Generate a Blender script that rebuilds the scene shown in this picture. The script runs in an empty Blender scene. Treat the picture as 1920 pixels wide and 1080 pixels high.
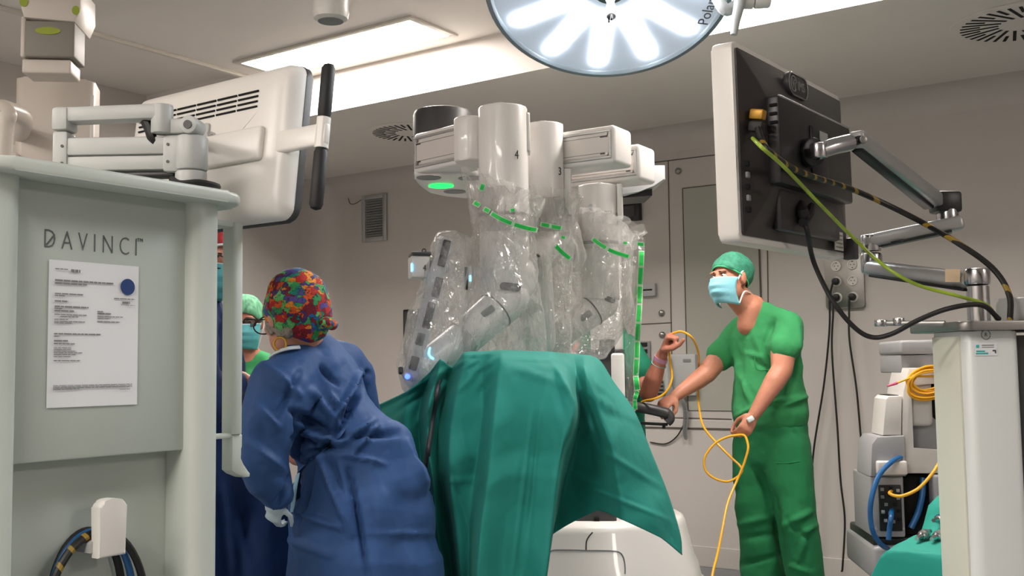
import bpy, bmesh, math, random
import numpy as np
from mathutils import Vector as V, Matrix, noise

# ------------------------------------------------------------------ camera, world, exposure
SC = bpy.context.scene
COL = SC.collection
F = 2000.0                       # focal length in pixels of the 1920x1080 frame
PITCH, ROLL = math.atan(150 / F), 0.0135
CAM = V((0, 0, 1.2))
cd = V((0, math.cos(PITCH), math.sin(PITCH)))
cu0 = V((0, -math.sin(PITCH), math.cos(PITCH)))
cr0 = V((1, 0, 0))
cr = cr0 * math.cos(ROLL) - cu0 * math.sin(ROLL)
cu = cu0 * math.cos(ROLL) + cr0 * math.sin(ROLL)
cam_data = bpy.data.cameras.new('camera')
cam_data.sensor_width = 36.0
cam_data.lens = F * 36.0 / 1920.0
cam_data.clip_start = 0.05
cam_ob = bpy.data.objects.new('camera', cam_data)
COL.objects.link(cam_ob)
cam_ob.matrix_world = Matrix(((cr.x, cu.x, -cd.x, CAM.x), (cr.y, cu.y, -cd.y, CAM.y), (cr.z, cu.z, -cd.z, CAM.z), (0, 0, 0, 1)))
SC.camera = cam_ob

w = bpy.data.worlds.new('world')
SC.world = w
w.use_nodes = True
w.node_tree.nodes['Background'].inputs[0].default_value = (0.9, 0.92, 1, 1)
w.node_tree.nodes['Background'].inputs[1].default_value = 0.12
SC.view_settings.view_transform = 'Standard'
SC.view_settings.look = 'None'
SC.view_settings.exposure = 0.42
SC.view_settings.gamma = 1.0
SC.view_settings.use_curve_mapping = False
SC.cycles.transparent_max_bounces = 32
SC.cycles.max_bounces = 8
PANEL_STRENGTH = 42.0
LAMP_STRENGTH = 22.0
SPOT_STRENGTH = 6.0

# ------------------------------------------------------------------ pixels to places
def ray(px, py):
    return (cd + cr * ((px - 960) / F) + cu * ((540 - py) / F))
def P(px, py, Y):
    d = ray(px, py)
    return CAM + d * (Y / d.y)
def pxof(p):
    q = V(p) - CAM
    z = q.dot(cd)
    return 960 + F * q.dot(cr) / z, 540 - F * q.dot(cu) / z
# the room is turned 34.6 degrees against the view: wx runs along the back wall, wy towards it
WX = V((0.823, -0.568, 0)).normalized()
WY = V((0.568, 0.823, 0)).normalized()
UP = V((0, 0, 1))
WALL = 5.985          # wy of the back wall
LEFT = -5.92          # wx of the left wall
def RP(a, b, z):
    return WX * a + WY * b + UP * z
def hit(px, py, n, c):
    d = ray(px, py)
    return CAM + d * ((c - n.dot(CAM)) / n.dot(d))
def PWALL(px, py, off=0.0):       # on the back wall, off metres in front of it
    return hit(px, py, WY, WALL - off)
def PZ(px, py, z):
    return hit(px, py, UP, z)
def frame(o, x, y=None, z=UP):
    x = V(x).normalized()
    z = V(z)
    if y is None:
        z = (z - x * z.dot(x)).normalized()
        y = z.cross(x)
    else:
        y = V(y); y = (y - x * y.dot(x)).normalized()
        z = x.cross(y)
    return Matrix(((x.x, y.x, z.x, o[0]), (x.y, y.y, z.y, o[1]), (x.z, y.z, z.z, o[2]), (0, 0, 0, 1)))
ROOM = frame((0, 0, 0), WX)

# ------------------------------------------------------------------ materials
def lin(c):
    return tuple(((x / 255) / 12.92 if x <= 10.3 else (((x / 255) + .055) / 1.055) ** 2.4) for x in c[:3])
def newmat(name):
    m = bpy.data.materials.new(name)
    m.use_nodes = True
    nt = m.node_tree
    return m, nt, nt.nodes['Principled BSDF']
def pm(name, rgb, rough=.5, metal=0.0, var=.06, scale=6.0, bump=0.0, bscale=60.0, spec=.5, sheen=0, coat=0, stretch=(1, 1, 1)):
    m, nt, b = newmat(name)
    c = lin(rgb)
    N, L = nt.nodes.new, nt.links.new
    tc = N('ShaderNodeTexCoord')
    mp = N('ShaderNodeMapping'); mp.inputs['Scale'].default_value = stretch
    L(tc.outputs['Object'], mp.inputs[0])
    nz = N('ShaderNodeTexNoise'); nz.inputs['Scale'].default_value = scale; nz.inputs['Detail'].default_value = 4
    L(mp.outputs[0], nz.inputs['Vector'])
    rp = N('ShaderNodeValToRGB')
    rp.color_ramp.elements[0].position = .3; rp.color_ramp.elements[1].position = .7
    rp.color_ramp.elements[0].color = tuple(max(0, x * (1 - var)) for x in c) + (1,)
    rp.color_ramp.elements[1].color = tuple(min(1, x * (1 + var)) for x in c) + (1,)
    L(nz.outputs['Fac'], rp.inputs[0])
    L(rp.outputs[0], b.inputs['Base Color'])
    b.inputs['Roughness'].default_value = rough
    b.inputs['Metallic'].default_value = metal
    b.inputs['Specular IOR Level'].default_value = spec
    if sheen: b.inputs['Sheen Weight'].default_value = sheen
    if coat: b.inputs['Coat Weight'].default_value = coat
    if bump:
        n2 = N('ShaderNodeTexNoise'); n2.inputs['Scale'].default_value = bscale; n2.inputs['Detail'].default_value = 3
        L(mp.outputs[0], n2.inputs['Vector'])
        bp = N('ShaderNodeBump'); bp.inputs['Strength'].default_value = bump; bp.inputs['Distance'].default_value = .01
        L(n2.outputs['Fac'], bp.inputs['Height'])
        L(bp.outputs[0], b.inputs['Normal'])
    return m
def emit(name, rgb, s):
    m, nt, b = newmat(name)
    b.inputs['Base Color'].default_value = lin(rgb) + (1,)
    b.inputs['Emission Color'].default_value = lin(rgb) + (1,)
    b.inputs['Emission Strength'].default_value = s
    return m

# ------------------------------------------------------------------ mesh builder
def crs(pts, n, closed=False):
    """Catmull-Rom through pts, n samples per span."""
    p = [np.array(x, float) for x in pts]
    out = []
    k = len(p)
    spans = k if closed else k - 1
    for i in range(spans):
        if closed:
            a, b, c, d = p[i - 1], p[i], p[(i + 1) % k], p[(i + 2) % k]
        else:
            b, c = p[i], p[i + 1]
            a = p[i - 1] if i > 0 else 2 * b - c
            d = p[i + 2] if i + 2 < k else 2 * c - b
        for j in range(n):
            t = j / n
            out.append(.5 * (2 * b + (c - a) * t + (2 * a - 5 * b + 4 * c - d) * t * t + (3 * b - a - 3 * c + d) * t ** 3))
    if not closed: out.append(p[-1])
    return out
def rrect(w, h, r, n=5):
    """rounded rectangle outline, centred."""
    o = []
    for cx, cy, a0 in ((w / 2 - r, h / 2 - r, 0), (-w / 2 + r, h / 2 - r, 90), (-w / 2 + r, -h / 2 + r, 180), (w / 2 - r, -h / 2 + r, 270)):
        for i in range(n + 1):
            a = math.radians(a0 + 90 * i / n)
            o.append((cx + r * math.cos(a), cy + r * math.sin(a)))
    return o
I4 = Matrix.Identity(4)
class MB:
    def __init__(s, M=None):
        s.v = []; s.f = []; s.M = M or I4
    def add(s, vs, fs, M=None):
        k = len(s.v)
        T = s.M @ M if M is not None else s.M
        s.v += [T @ V(x) for x in vs]
        s.f += [tuple(i + k for i in f) for f in fs]
        return s
    def bm(s, bm, M=None):
        bm.verts.index_update()
        s.add([v.co.copy() for v in bm.verts], [[v.index for v in f.verts] for f in bm.faces], M)
        bm.free()
        return s
    def box(s, c, size, bev=0.0, seg=2, M=None):
        bm = bmesh.new()
        bmesh.ops.create_cube(bm, size=1)
        for v in bm.verts: v.co = V((v.co.x * size[0] + c[0], v.co.y * size[1] + c[1], v.co.z * size[2] + c[2]))
        if bev > 0:
            bmesh.ops.bevel(bm, geom=bm.edges[:], offset=min(bev, min(size) * .49), segments=seg, profile=.5, affect='EDGES')
        return s.bm(bm, M)
    def prism(s, outline, z0, z1, bev=0.0, seg=2, M=None):
        """2D outline (ccw) in local xy pulled from z0 to z1; rims bevelled."""
        bm = bmesh.new()
        a = [bm.verts.new((x, y, z0)) for x, y in outline]
        b = [bm.verts.new((x, y, z1)) for x, y in outline]
        n = len(a)
        f0 = bm.faces.new(a[::-1]); f1 = bm.faces.new(b)
        for i in range(n):
            bm.faces.new((a[i], a[(i + 1) % n], b[(i + 1) % n], b[i]))
        if bev > 0:
            bm.edges.ensure_lookup_table()
            e = list(f0.edges) + list(f1.edges)
            bmesh.ops.bevel(bm, geom=e, offset=bev, segments=seg, profile=.5, affect='EDGES')
        return s.bm(bm, M)
    def lathe(s, prof, M=None, n=28, a0=0, a1=360):
        """(r,z) profile about local z."""
        full = abs(a1 - a0) >= 360
        m = n if full else n + 1
        vs = []; fs = []
        for r, z in prof:
            for i in range(m):
                a = math.radians(a0 + (a1 - a0) * i / n)
                vs.append((r * math.cos(a), r * math.sin(a), z))
        for k in range(len(prof) - 1):
            for i in range(n):
                j = (i + 1) % m
                fs.append((k * m + i, k * m + j, k * m + m + j, k * m + m + i))
        if full:
            if prof[0][0] > 1e-5: fs.append(tuple(range(m))[::-1])
            if prof[-1][0] > 1e-5: fs.append(tuple(range((len(prof) - 1) * m, len(prof) * m)))
        return s.add(vs, fs, M)
    def cyl(s, p0, p1, r0, r1=None, n=20, bev=0.0):
        p0, p1 = V(p0), V(p1)
        r1 = r0 if r1 is None else r1
        z = (p1 - p0); h = z.length; z.normalize()
        x = z.orthogonal().normalized(); y = z.cross(x)
        M = Matrix(((x.x, y.x, z.x, p0.x), (x.y, y.y, z.y, p0.y), (x.z, y.z, z.z, p0.z), (0, 0, 0, 1)))
        if bev > 0:
            pr = [(r0 - bev, 0), (r0 - bev * .3, bev * .3), (r0, bev), (r1, h - bev), (r1 - bev * .3, h - bev * .3), (r1 - bev, h)]
        else: pr = [(r0, 0), (r1, h)]
        return s.lathe(pr, M, n)
    def tube(s, pts, r, n=8, closed=False, flat=1.0):
        pts = [V(p) for p in pts]
        k = len(pts)
        rr = r if hasattr(r, '__len__') else [r] * k
        up = None; vs = []; fs = []
        for i, p in enumerate(pts):
            t = (pts[(i + 1) % k] - pts[i - 1]) if (closed or 0 < i < k - 1) else (pts[1] - pts[0] if i == 0 else pts[-1] - pts[-2])
            if t.length < 1e-9: t = V((0, 0, 1))
            t.normalize()
            if up is None: up = t.orthogonal().normalized()
            up = (up - t * up.dot(t))
            up = up.normalized() if up.length > 1e-6 else t.orthogonal().normalized()
            sd = t.cross(up)
            for j in range(n):
                a = 2 * math.pi * j / n
                vs.append(p + up * (math.cos(a) * rr[i]) + sd * (math.sin(a) * rr[i] * flat))
        for i in range(k if closed else k - 1):
            q = (i + 1) % k
            for j in range(n):
                fs.append((i * n + j, i * n + (j + 1) % n, q * n + (j + 1) % n, q * n + j))
        if not closed:
            fs.append(tuple(range(n))[::-1]); fs.append(tuple(range((k - 1) * n, k * n)))
        return s.add(vs, fs)
    def spline(s, pts, r, n=8, sub=8, closed=False):
        return s.tube(crs(pts, sub, closed), r, n, closed)
    def grid(s, rows, closed=False):
        R = len(rows); C = len(rows[0]); vs = [p for row in rows for p in row]; fs = []
        for i in range(R - 1):
            for j in range(C if closed else C - 1):
                q = (j + 1) % C
                fs.append((i * C + j, i * C + q, (i + 1) * C + q, (i + 1) * C + j))
        return s.add(vs, fs)
    def ball(s, c, r, n=14, M=None):
        r = r if hasattr(r, '__len__') else (r, r, r)
        pr = [(math.sin(math.pi * i / n), -math.cos(math.pi * i / n)) for i in range(n + 1)]
        pr[0] = (1e-6, -1); pr[-1] = (1e-6, 1)
        T = Matrix.Translation(V(c)) @ Matrix.Diagonal((r[0], r[1], r[2], 1))
        return s.lathe(pr, (M @ T) if M is not None else T, n * 2)
    def obj(s, name, mat, parent=None, smooth=35, solid=0.0):
        me = bpy.data.meshes.new(name)
        me.from_pydata([tuple(x) for x in s.v], [], s.f)
        me.validate()
        return link(name, me, mat, parent, smooth, solid)
def link(name, me, mat, parent=None, smooth=35, solid=0.0):
    if mat is not None:
        for m in (mat if isinstance(mat, (list, tuple)) else [mat]): me.materials.append(m)
    o = bpy.data.objects.new(name, me)
    COL.objects.link(o)
    if smooth:
        me.polygons.foreach_set('use_smooth', [True] * len(me.polygons))
        if smooth < 180: me.set_sharp_from_angle(angle=math.radians(smooth))
    if solid:
        md = o.modifiers.new('thickness', 'SOLIDIFY'); md.thickness = solid; md.offset = 0
    if parent is not None:
        o.parent = parent
        if parent.parent is None: o.matrix_parent_inverse = Matrix.Translation(-V(parent.location))
    return o
# ------------------------------------------------------------------ soft bodies: tapered capsules fused by a voxel remesh
def ecap(m, p0, p1, r0, r1=None, side=None, n=16):
    r1 = r0 if r1 is None else r1
    r0 = r0 if hasattr(r0, '__len__') else (r0, r0)
    r1 = r1 if hasattr(r1, '__len__') else (r1, r1)
    p0, p1 = V(p0), V(p1)
    z = p1 - p0
    L = z.length
    z = z.normalized() if L > 1e-6 else V((0, 0, 1))
    s = V(side) if side is not None else z.orthogonal()
    s = (s - z * s.dot(z)); s = s.normalized() if s.length > 1e-6 else z.orthogonal().normalized()
    u = z.cross(s)
    rows = []
    for i in range(5):
        a = math.radians(-88 + 88 * i / 4)
        rows.append((p0 + z * (math.sin(a) * min(r0)), r0[0] * math.cos(a), r0[1] * math.cos(a)))
    for i in range(5):
        a = math.radians(88 * i / 4)
        rows.append((p1 + z * (math.sin(a) * min(r1)), r1[0] * math.cos(a), r1[1] * math.cos(a)))
    vs = []; fs = []
    for c, a, b in rows:
        for j in range(n):
            t = 2 * math.pi * j / n
            vs.append(c + s * (a * math.cos(t)) + u * (b * math.sin(t)))
    for i in range(len(rows) - 1):
        for j in range(n):
            fs.append((i * n + j, i * n + (j + 1) % n, i * n + n + (j + 1) % n, i * n + n + j))
    fs.append(tuple(range(n))[::-1]); fs.append(tuple(range(len(vs) - n, len(vs))))
    m.add(vs, fs)
def chain(m, pts, rs, side=None):
    for i in range(len(pts) - 1): ecap(m, pts[i], pts[i + 1], rs[i], rs[i + 1], side)
def blob(m, voxel=.012, smooth=6, fac=.5):
    me = bpy.data.meshes.new('tmp'); me.from_pydata([tuple(x) for x in m.v], [], m.f); me.validate()
    o = bpy.data.objects.new('tmp', me); COL.objects.link(o)
    md = o.modifiers.new('r', 'REMESH'); md.mode = 'VOXEL'; md.voxel_size = voxel; md.adaptivity = 0
    if smooth:
        sm = o.modifiers.new('s', 'SMOOTH'); sm.factor = fac; sm.iterations = smooth
    dg = bpy.context.evaluated_depsgraph_get(); dg.update()
    out = bpy.data.meshes.new_from_object(o.evaluated_get(dg))
    bpy.data.objects.remove(o); bpy.data.meshes.remove(me)
    return out
def displace(me, fn):
    k = len(me.vertices)
    co = np.empty(k * 3, 'f'); me.vertices.foreach_get('co', co); co = co.reshape(k, 3).astype(float)
    no = np.empty(k * 3, 'f'); me.vertex_normals.foreach_get('vector', no); no = no.reshape(k, 3).astype(float)
    d = fn(co, no)
    co = co + (no * d[:, None] if d.ndim == 1 else d)
    me.vertices.foreach_set('co', co.astype('f').ravel()); me.update()
    return me
def snap(ob, px, py, off=.004):
    """first point of a mesh object under a pixel, lifted off the surface."""
    from mathutils.bvhtree import BVHTree
    if '_bvh' not in globals(): globals()['_bvh'] = {}
    if ob.name not in _bvh:
        me = ob.data
        _bvh[ob.name] = BVHTree.FromPolygons([v.co.copy() for v in me.vertices], [tuple(p.vertices) for p in me.polygons])
    d = ray(px, py).normalized()
    h = _bvh[ob.name].ray_cast(CAM, d)
    return None if h[0] is None else h[0] - d * off
def tree_of(ob):
    from mathutils.bvhtree import BVHTree
    me = ob.data
    vs = [v.co.copy() for v in me.vertices]
    lo = np.min([tuple(v) for v in vs], 0); hi = np.max([tuple(v) for v in vs], 0)
    return BVHTree.FromPolygons(vs, [tuple(p.vertices) for p in me.polygons]), lo, hi
def is_inside(p, tr):
    d = V((.3713, .5127, .7741)).normalized(); n = 0; q = V(p)
    while n < 40:
        h = tr.ray_cast(q, d)
        if h[0] is None: break
        n += 1; q = h[0] + d * 1e-5
    return n % 2 == 1
def press_out(me, solids, gap=.004):
    """film that would run through a solid is laid on that solid's surface."""
    T = [tree_of(o) for o in solids]
    for v in me.vertices:
        for tr, lo, hi in T:
            c = v.co
            if all(lo[i] < c[i] < hi[i] for i in range(3)) and is_inside(c, tr):
                loc = tr.find_nearest(c)[0]
                n = loc - c
                if n.length > 1e-6: v.co = loc + n.normalized() * gap
    me.update()
def rest_on(me, sheet, gap=.004):
    """film that would hang through a sheet is laid on top of it."""
    tr, lo, hi = tree_of(sheet)
    for v in me.vertices:
        c = v.co
        if lo[0] < c.x < hi[0] and lo[1] < c.y < hi[1] and c.z < hi[2]:
            h = tr.ray_cast(V((c.x, c.y, 5)), V((0, 0, -1)))
            if h[0] is not None and c.z < h[0].z + gap: v.co.z = h[0].z + gap
    me.update()
def cut_opening(me, poly):
    """remove the faces turned to the viewer inside a pixel polygon (neck openings)."""
    bm = bmesh.new(); bm.from_mesh(me)
    kill = []
    for f in bm.faces:
        c = f.calc_center_median()
        if f.normal.dot(CAM - c) < 0: continue
        x, y = pxof(c); ins = False; n = len(poly)
        for i in range(n):
            (x0, y0), (x1, y1) = poly[i], poly[i - 1]
            if (y0 > y) != (y1 > y) and x < (x1 - x0) * (y - y0) / (y1 - y0) + x0: ins = not ins
        if ins: kill.append(f)
    bmesh.ops.delete(bm, geom=kill, context='FACES')
    bm.to_mesh(me); bm.free(); me.update()
def project(co):
    q = co - np.array(CAM)
    z = q @ np.array(cd)
    return 960 + F * (q @ np.array(cr)) / z, 540 - F * (q @ np.array(cu)) / z
def creases(co, no, L, facing=True):
    """L: (x0,y0,x1,y1,half width px, height m): tent ridges (+) or grooves (-) on the side turned to the viewer."""
    x, y = project(co)
    d = np.zeros(len(co))
    for x0, y0, x1, y1, w_, h_ in L:
        ax, ay = x1 - x0, y1 - y0
        ll = ax * ax + ay * ay
        t = np.clip(((x - x0) * ax + (y - y0) * ay) / ll, 0, 1)
        dist = np.hypot(x - x0 - t * ax, y - y0 - t * ay)
        taper = .35 + .65 * np.sin(np.pi * np.clip(t, .02, .98))
        d += h_ * taper * np.maximum(0, 1 - dist / w_)
    if facing:
        v = np.array(CAM) - co
        f = np.sum(v * no, 1) / np.linalg.norm(v, axis=1)
        d *= np.clip(f * 3 + .2, 0, 1)
    return d
def trifold(co, L, seed=0.0, warp=.25):
    """flat facets with sharp creases: warped triangle waves (direction, wavelength, height)."""
    w0 = np.array([noise.noise(V(p)) for p in co * 3.1 + seed])
    w1 = np.array([noise.noise(V(p)) for p in co * 2.3 + seed + 31.7])
    d = np.zeros(len(co))
    for i, (v, wl, h) in enumerate(L):
        v = np.array(V(v).normalized())
        t = co @ v / wl + warp * 4 * (w0 if i % 2 else w1) + seed * 1.37 + i * .37
        d += h * (4 * np.abs(t - np.floor(t) - .5) - 1) * np.clip(.5 + 1.6 * (w1 if i % 2 else w0), 0, 1)
    return d
def nfield(co, scale, stretch=(1, 1, 1), seed=0.0, ridged=False, octaves=2):
    out = np.zeros(len(co)); amp = 1.0; sc = scale
    s = np.array(stretch)
    for o in range(octaves):
        q = co * s * sc + seed + o * 17.3
        v = np.array([noise.noise(V(p)) for p in q])
        out += amp * ((1 - 2 * np.abs(v)) if ridged else v)
        amp *= .5; sc *= 2.1
    return out
def tag(o, label, cat, group=None):
    o['label'] = label; o['category'] = cat
    if group: o['group'] = group
    return o
def struct(o):
    o['kind'] = 'structure'
    return o
def thing(name, label, cat, loc, group=None):
    o = bpy.data.objects.new(name, None)
    o.empty_display_size = .1
    COL.objects.link(o)
    o.location = V(loc)
    return tag(o, label, cat, group)
def text_mesh(body, size, M, depth=.0006, font_sx=1.0, shear=0.0, bold=0.0):
    """flat raised lettering as mesh data; local x along the line, y up."""
    cv = bpy.data.curves.new('t', 'FONT')
    cv.body = body; cv.size = size; cv.align_x = 'CENTER'; cv.align_y = 'CENTER'
    cv.extrude = depth; cv.offset = bold; cv.shear = shear; cv.resolution_u = 3
    o = bpy.data.objects.new('t', cv); COL.objects.link(o)
    dg = bpy.context.evaluated_depsgraph_get(); dg.update()
    me = bpy.data.meshes.new_from_object(o.evaluated_get(dg))
    bpy.data.objects.remove(o); bpy.data.curves.remove(cv)
    me.transform(M @ Matrix.Diagonal((font_sx, 1, 1, 1)))
    return me

# ------------------------------------------------------------------ room materials
M_wall = pm('wall_vinyl', (195, 189, 184), .42, var=.03, scale=1.5, bump=.05, bscale=12)
M_ceil = pm('ceiling_paint', (225, 219, 213), .6, var=.03, scale=1.2)
M_floor = pm('floor_vinyl', (122, 125, 128), .35, var=.10, scale=14)
M_seam = pm('wall_seam', (92, 84, 78), .7)
M_doorpanel = pm('door_panel_grey', (168, 168, 158), .3, var=.02, scale=1)
M_white = pm('white_plastic', (226, 223, 217), .32, var=.015, scale=3)
M_offwhite = pm('off_white_enamel', (206, 200, 190), .4, var=.02, scale=3)
M_grey = pm('grey_plastic', (128, 130, 130), .45, var=.03)
M_lgrey = pm('light_grey_plastic', (176, 178, 176), .42, var=.03)
M_dgrey = pm('dark_grey_plastic', (62, 61, 62), .45, var=.05)
M_black = pm('black_plastic', (17, 17, 18), .4, var=.1)
M_rubber = pm('black_rubber', (22, 21, 21), .6, var=.1)
M_chrome = pm('polished_steel', (190, 190, 192), .22, metal=1, var=.04)
M_steel = pm('brushed_steel', (160, 158, 154), .38, metal=1, var=.05, scale=30, stretch=(1, 1, 12))
M_alu = pm('aluminium', (176, 176, 175), .36, metal=.45, var=.03)
M_hole = pm('dark_opening', (7, 7, 7), .9)
M_panel = emit('light_diffuser', (255, 246, 238), PANEL_STRENGTH)

# ------------------------------------------------------------------ room shell (room coordinates)
RIGHT, FRONT = 4.4, -3.2
Z_LOW, Z_UP, Z_SIDE = 2.67, 2.90, 3.03
STEP = 4.40                           # wy of the ceiling step
_p = PZ(900, 153, Z_LOW); STEP = WY.dot(_p)
EDGE = -4.68                          # wx of the raised strip by the left wall
R = MB(ROOM)
R.box(((LEFT + RIGHT) / 2, (FRONT + WALL) / 2, -.05), (RIGHT - LEFT + .4, WALL - FRONT + .4, .1))
struct(R.obj('floor', M_floor, smooth=0))
def wallbox(name, c, s):
    return struct(MB(ROOM).box(c, s).obj(name, M_wall, smooth=0))
WBACK = wallbox('wall_back', ((LEFT + RIGHT) / 2, WALL + .06, 1.6), (RIGHT - LEFT + .4, .12, 3.2))
wallbox('wall_left', (LEFT - .06, (FRONT + WALL) / 2, 1.6), (.12, WALL - FRONT, 3.2))
wallbox('wall_right', (RIGHT + .06, (FRONT + WALL) / 2, 1.6), (.12, WALL - FRONT, 3.2))
wallbox('wall_front', ((LEFT + RIGHT) / 2, FRONT - .06, 1.6), (RIGHT - LEFT + .4, .12, 3.2))
# rounded corner coving between left and back wall
cv = []
for i in range(9):
    a = math.radians(90 * i / 8)
    cv.append((LEFT + .22 - .22 * math.cos(a) , WALL - .22 + .22 * math.sin(a)))
struct(MB(ROOM).grid([[(x, y, 0) for x, y in cv], [(x, y, 3.1) for x, y in cv]]).obj('trim_1', M_wall, smooth=80))
# coving between back wall and lower ceiling
cv = []
for i in range(9):
    a = math.radians(90 * i / 8)
    cv.append((WALL - .14 + .14 * math.cos(a), Z_LOW - .14 + .14 * math.sin(a)))
struct(MB(ROOM).grid([[(LEFT, y, z) for y, z in cv], [(RIGHT, y, z) for y, z in cv]]).obj('trim_2', M_wall, smooth=80))
# baseboard
struct(MB(ROOM).box(((LEFT + RIGHT) / 2, WALL - .006, .06), (RIGHT - LEFT, .012, .12), .003).obj('baseboard_back', M_wall, smooth=0))
struct(MB(ROOM).box((LEFT + .006, (FRONT + WALL) / 2, .06), (.012, WALL - FRONT, .12), .003).obj('baseboard_left', M_wall, smooth=0))
# ceilings: low border along the back wall, raised centre, still higher strip on the left
struct(MB(ROOM).box(((LEFT + RIGHT) / 2, (STEP + WALL) / 2, Z_LOW + .28), (RIGHT - LEFT, WALL - STEP, .56)).obj('ceiling_low_border', M_ceil, smooth=0))
struct(MB(ROOM).box(((EDGE + RIGHT) / 2, (FRONT + STEP) / 2, Z_UP + .1), (RIGHT - EDGE, STEP - FRONT, .2)).obj('ceiling', M_ceil, smooth=0))
struct(MB(ROOM).box(((LEFT + EDGE) / 2, (FRONT + STEP) / 2, Z_SIDE + .1), (EDGE - LEFT, STEP - FRONT, .2)).obj('ceiling_side', M_ceil, smooth=0))
struct(MB(ROOM).box((EDGE + .015, (FRONT + STEP) / 2, Z_UP - .008), (.030, STEP - FRONT, .022), .004).obj('trim_3', M_offwhite, smooth=0))
# dropped bulkhead nearer the camera on the left
b0 = PZ(308, 3, Z_LOW); b1 = PZ(158, 43, Z_LOW)
bx1 = WX.dot(b0); bx0 = WX.dot(b1); by = WY.dot(b0)
struct(MB(ROOM).box((bx0 + 1.15, by - .7, Z_LOW + .12), (2.3, 1.4, .235), .004).obj('ceiling_bulkhead', M_ceil, smooth=0))

# recessed ceiling light panels
def light_panel(a, b, la, lb, label):
    t = thing('ceiling_light', label, 'ceiling light', RP(a + la / 2, b + lb / 2, Z_UP), 'ceiling light panels')
    z = Z_UP
    m = MB(ROOM); fw = .035
    for c, s in (((a + la / 2, b + fw / 2), (la, fw)), ((a + la / 2, b + lb - fw / 2), (la, fw)), ((a + fw / 2, b + lb / 2), (fw, lb - 2 * fw)), ((a + la - fw / 2, b + lb / 2), (fw, lb - 2 * fw))):
        m.box((c[0], c[1], z - .006), (s[0], s[1], .012), .002)
    m.obj('frame', M_offwhite, t)
    MB(ROOM).box((a + la / 2, b + lb / 2, z - .003), (la - 2 * fw, lb - 2 * fw, .005)).obj('diffuser', M_panel, t)
q0 = PZ(770, 28, Z_UP); q1 = PZ(437, 115, Z_UP); q2 = PZ(853, 66, Z_UP)
pa0, pa1, pb0, pb1 = WX.dot(q1), WX.dot(q0), WY.dot(q0), WY.dot(q2)
PL = pa1 - pa0
light_panel(pa0, pb0, PL, pb1 - pb0, 'recessed rectangular light panel left of the round surgical lamp')
light_panel(pa0 + 2.45, pb0, PL, pb1 - pb0, 'recessed rectangular light panel right of the round surgical lamp')
for i, (a, b) in enumerate(((pa0 + .3, -.9), (pa0 + 2.75, -.9), (pa0 + .3, -2.4), (pa0 + 2.75, -2.4), (2.6, 1.6))):
    light_panel(a, b, PL, .38, ['recessed light panel in the middle row, on the left wall side', 'recessed light panel in the middle row, on the right wall side', 'recessed light panel in the row by the front wall, on the left wall side', 'recessed light panel in the row by the front wall, on the right wall side', 'recessed light panel standing alone above the white cart'][i])

# round swirl air diffusers in the low ceiling
def swirl(c, rad, label):
    a, b = WX.dot(c), WY.dot(c)
    t = thing('ceiling_diffuser', label, 'air vent', RP(a, b, Z_LOW), 'round ceiling air diffusers')
    MB(ROOM).lathe([(rad + .04, Z_LOW - .001), (rad + .04, Z_LOW - .004), (rad, Z_LOW - .006), (.001, Z_LOW - .006)], Matrix.Translation((a, b, 0)), 48).obj('face_plate', M_ceil, t)
    m = None
    first = None
    n = 36
    for i in range(n):
        an = 2 * math.pi * i / n
        r0 = rad * (.36 if i % 2 == 0 else .66)
        ln = rad * .97 - r0
        T = Matrix.Translation((a, b, Z_LOW - .0065)) @ Matrix.Rotation(an, 4, 'Z') @ Matrix.Translation((r0 + ln / 2, rad * .12, 0))
        MB(ROOM).box((0, 0, 0), (ln, rad * .055, .002), M=T).obj('slot', M_hole, t, smooth=0)
swirl(PZ(768, 248, Z_LOW), .235, 'round slotted ceiling vent above the louvred wall grille')
swirl(PZ(1918, 42, Z_LOW), .26, 'round slotted ceiling vent above the wall socket panel')

# ------------------------------------------------------------------ back wall fittings
def wallstrip(name, p, q, wdt=.006, mat=None, d=.004, parent=WBACK):
    """thin strip on the back wall from pixel p to pixel q."""
    a, b = PWALL(*p), PWALL(*q)
    ax, bx = WX.dot(a), WX.dot(b)
    x = V((bx - ax, 0, b.z - a.z)); L = x.length
    M = ROOM @ frame((ax, WALL, a.z), x, z=(0, -1, 0))
    o = MB(M).box((L / 2, 0, d / 2), (L, wdt, d), .0008, 1).obj(name, mat or M_seam, None, smooth=0)
    o.parent = parent
    return o
def wallrect(pl, pr, pt, pb):
    """room x-range and z-range of a rectangle on the back wall given by pixel edges."""
    a = PWALL(pl, (pt + pb) / 2); b = PWALL(pr, (pt + pb) / 2)
    m = (pl + pr) / 2
    return WX.dot(a), WX.dot(b), PWALL(m, pb).z, PWALL(m, pt).z
# door panel (grey) with its seams, between cupboard door and corner post
x0, x1, z0, z1 = wallrect(1286, 1427, 345, 770)
door = thing('door_1', 'flat grey door panel', 'door', RP((x0 + x1) / 2, WALL, z0)); door.pop('category', None); door['kind'] = 'structure'; del door['label']
MB(ROOM).box(((x0 + x1) / 2, WALL - .004, (z0 + z1) / 2), (x1 - x0, .008, z1 - z0), .002).obj('panel', M_doorpanel, door, smooth=0)
m = MB(ROOM)
for c, s in (((x0, (z0 + z1) / 2), (.006, z1 - z0)), ((x1, (z0 + z1) / 2), (.008, z1 - z0)), (((x0 + x1) / 2, z1), (x1 - x0, .006))):
    m.box((c[0], WALL - .005, c[1]), (s[0], .01, s[1]))
m.obj('gap', M_seam, door, smooth=0)
for p, q in (((1224, 305), (1425, 280)), ((1253, 302), (1262, 783)), ((1200, 608), (1260, 605)), ((1437, 300), (1443, 780)), ((1262, 783), (1372, 786))):
    wallstrip('seam', p, q)
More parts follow.
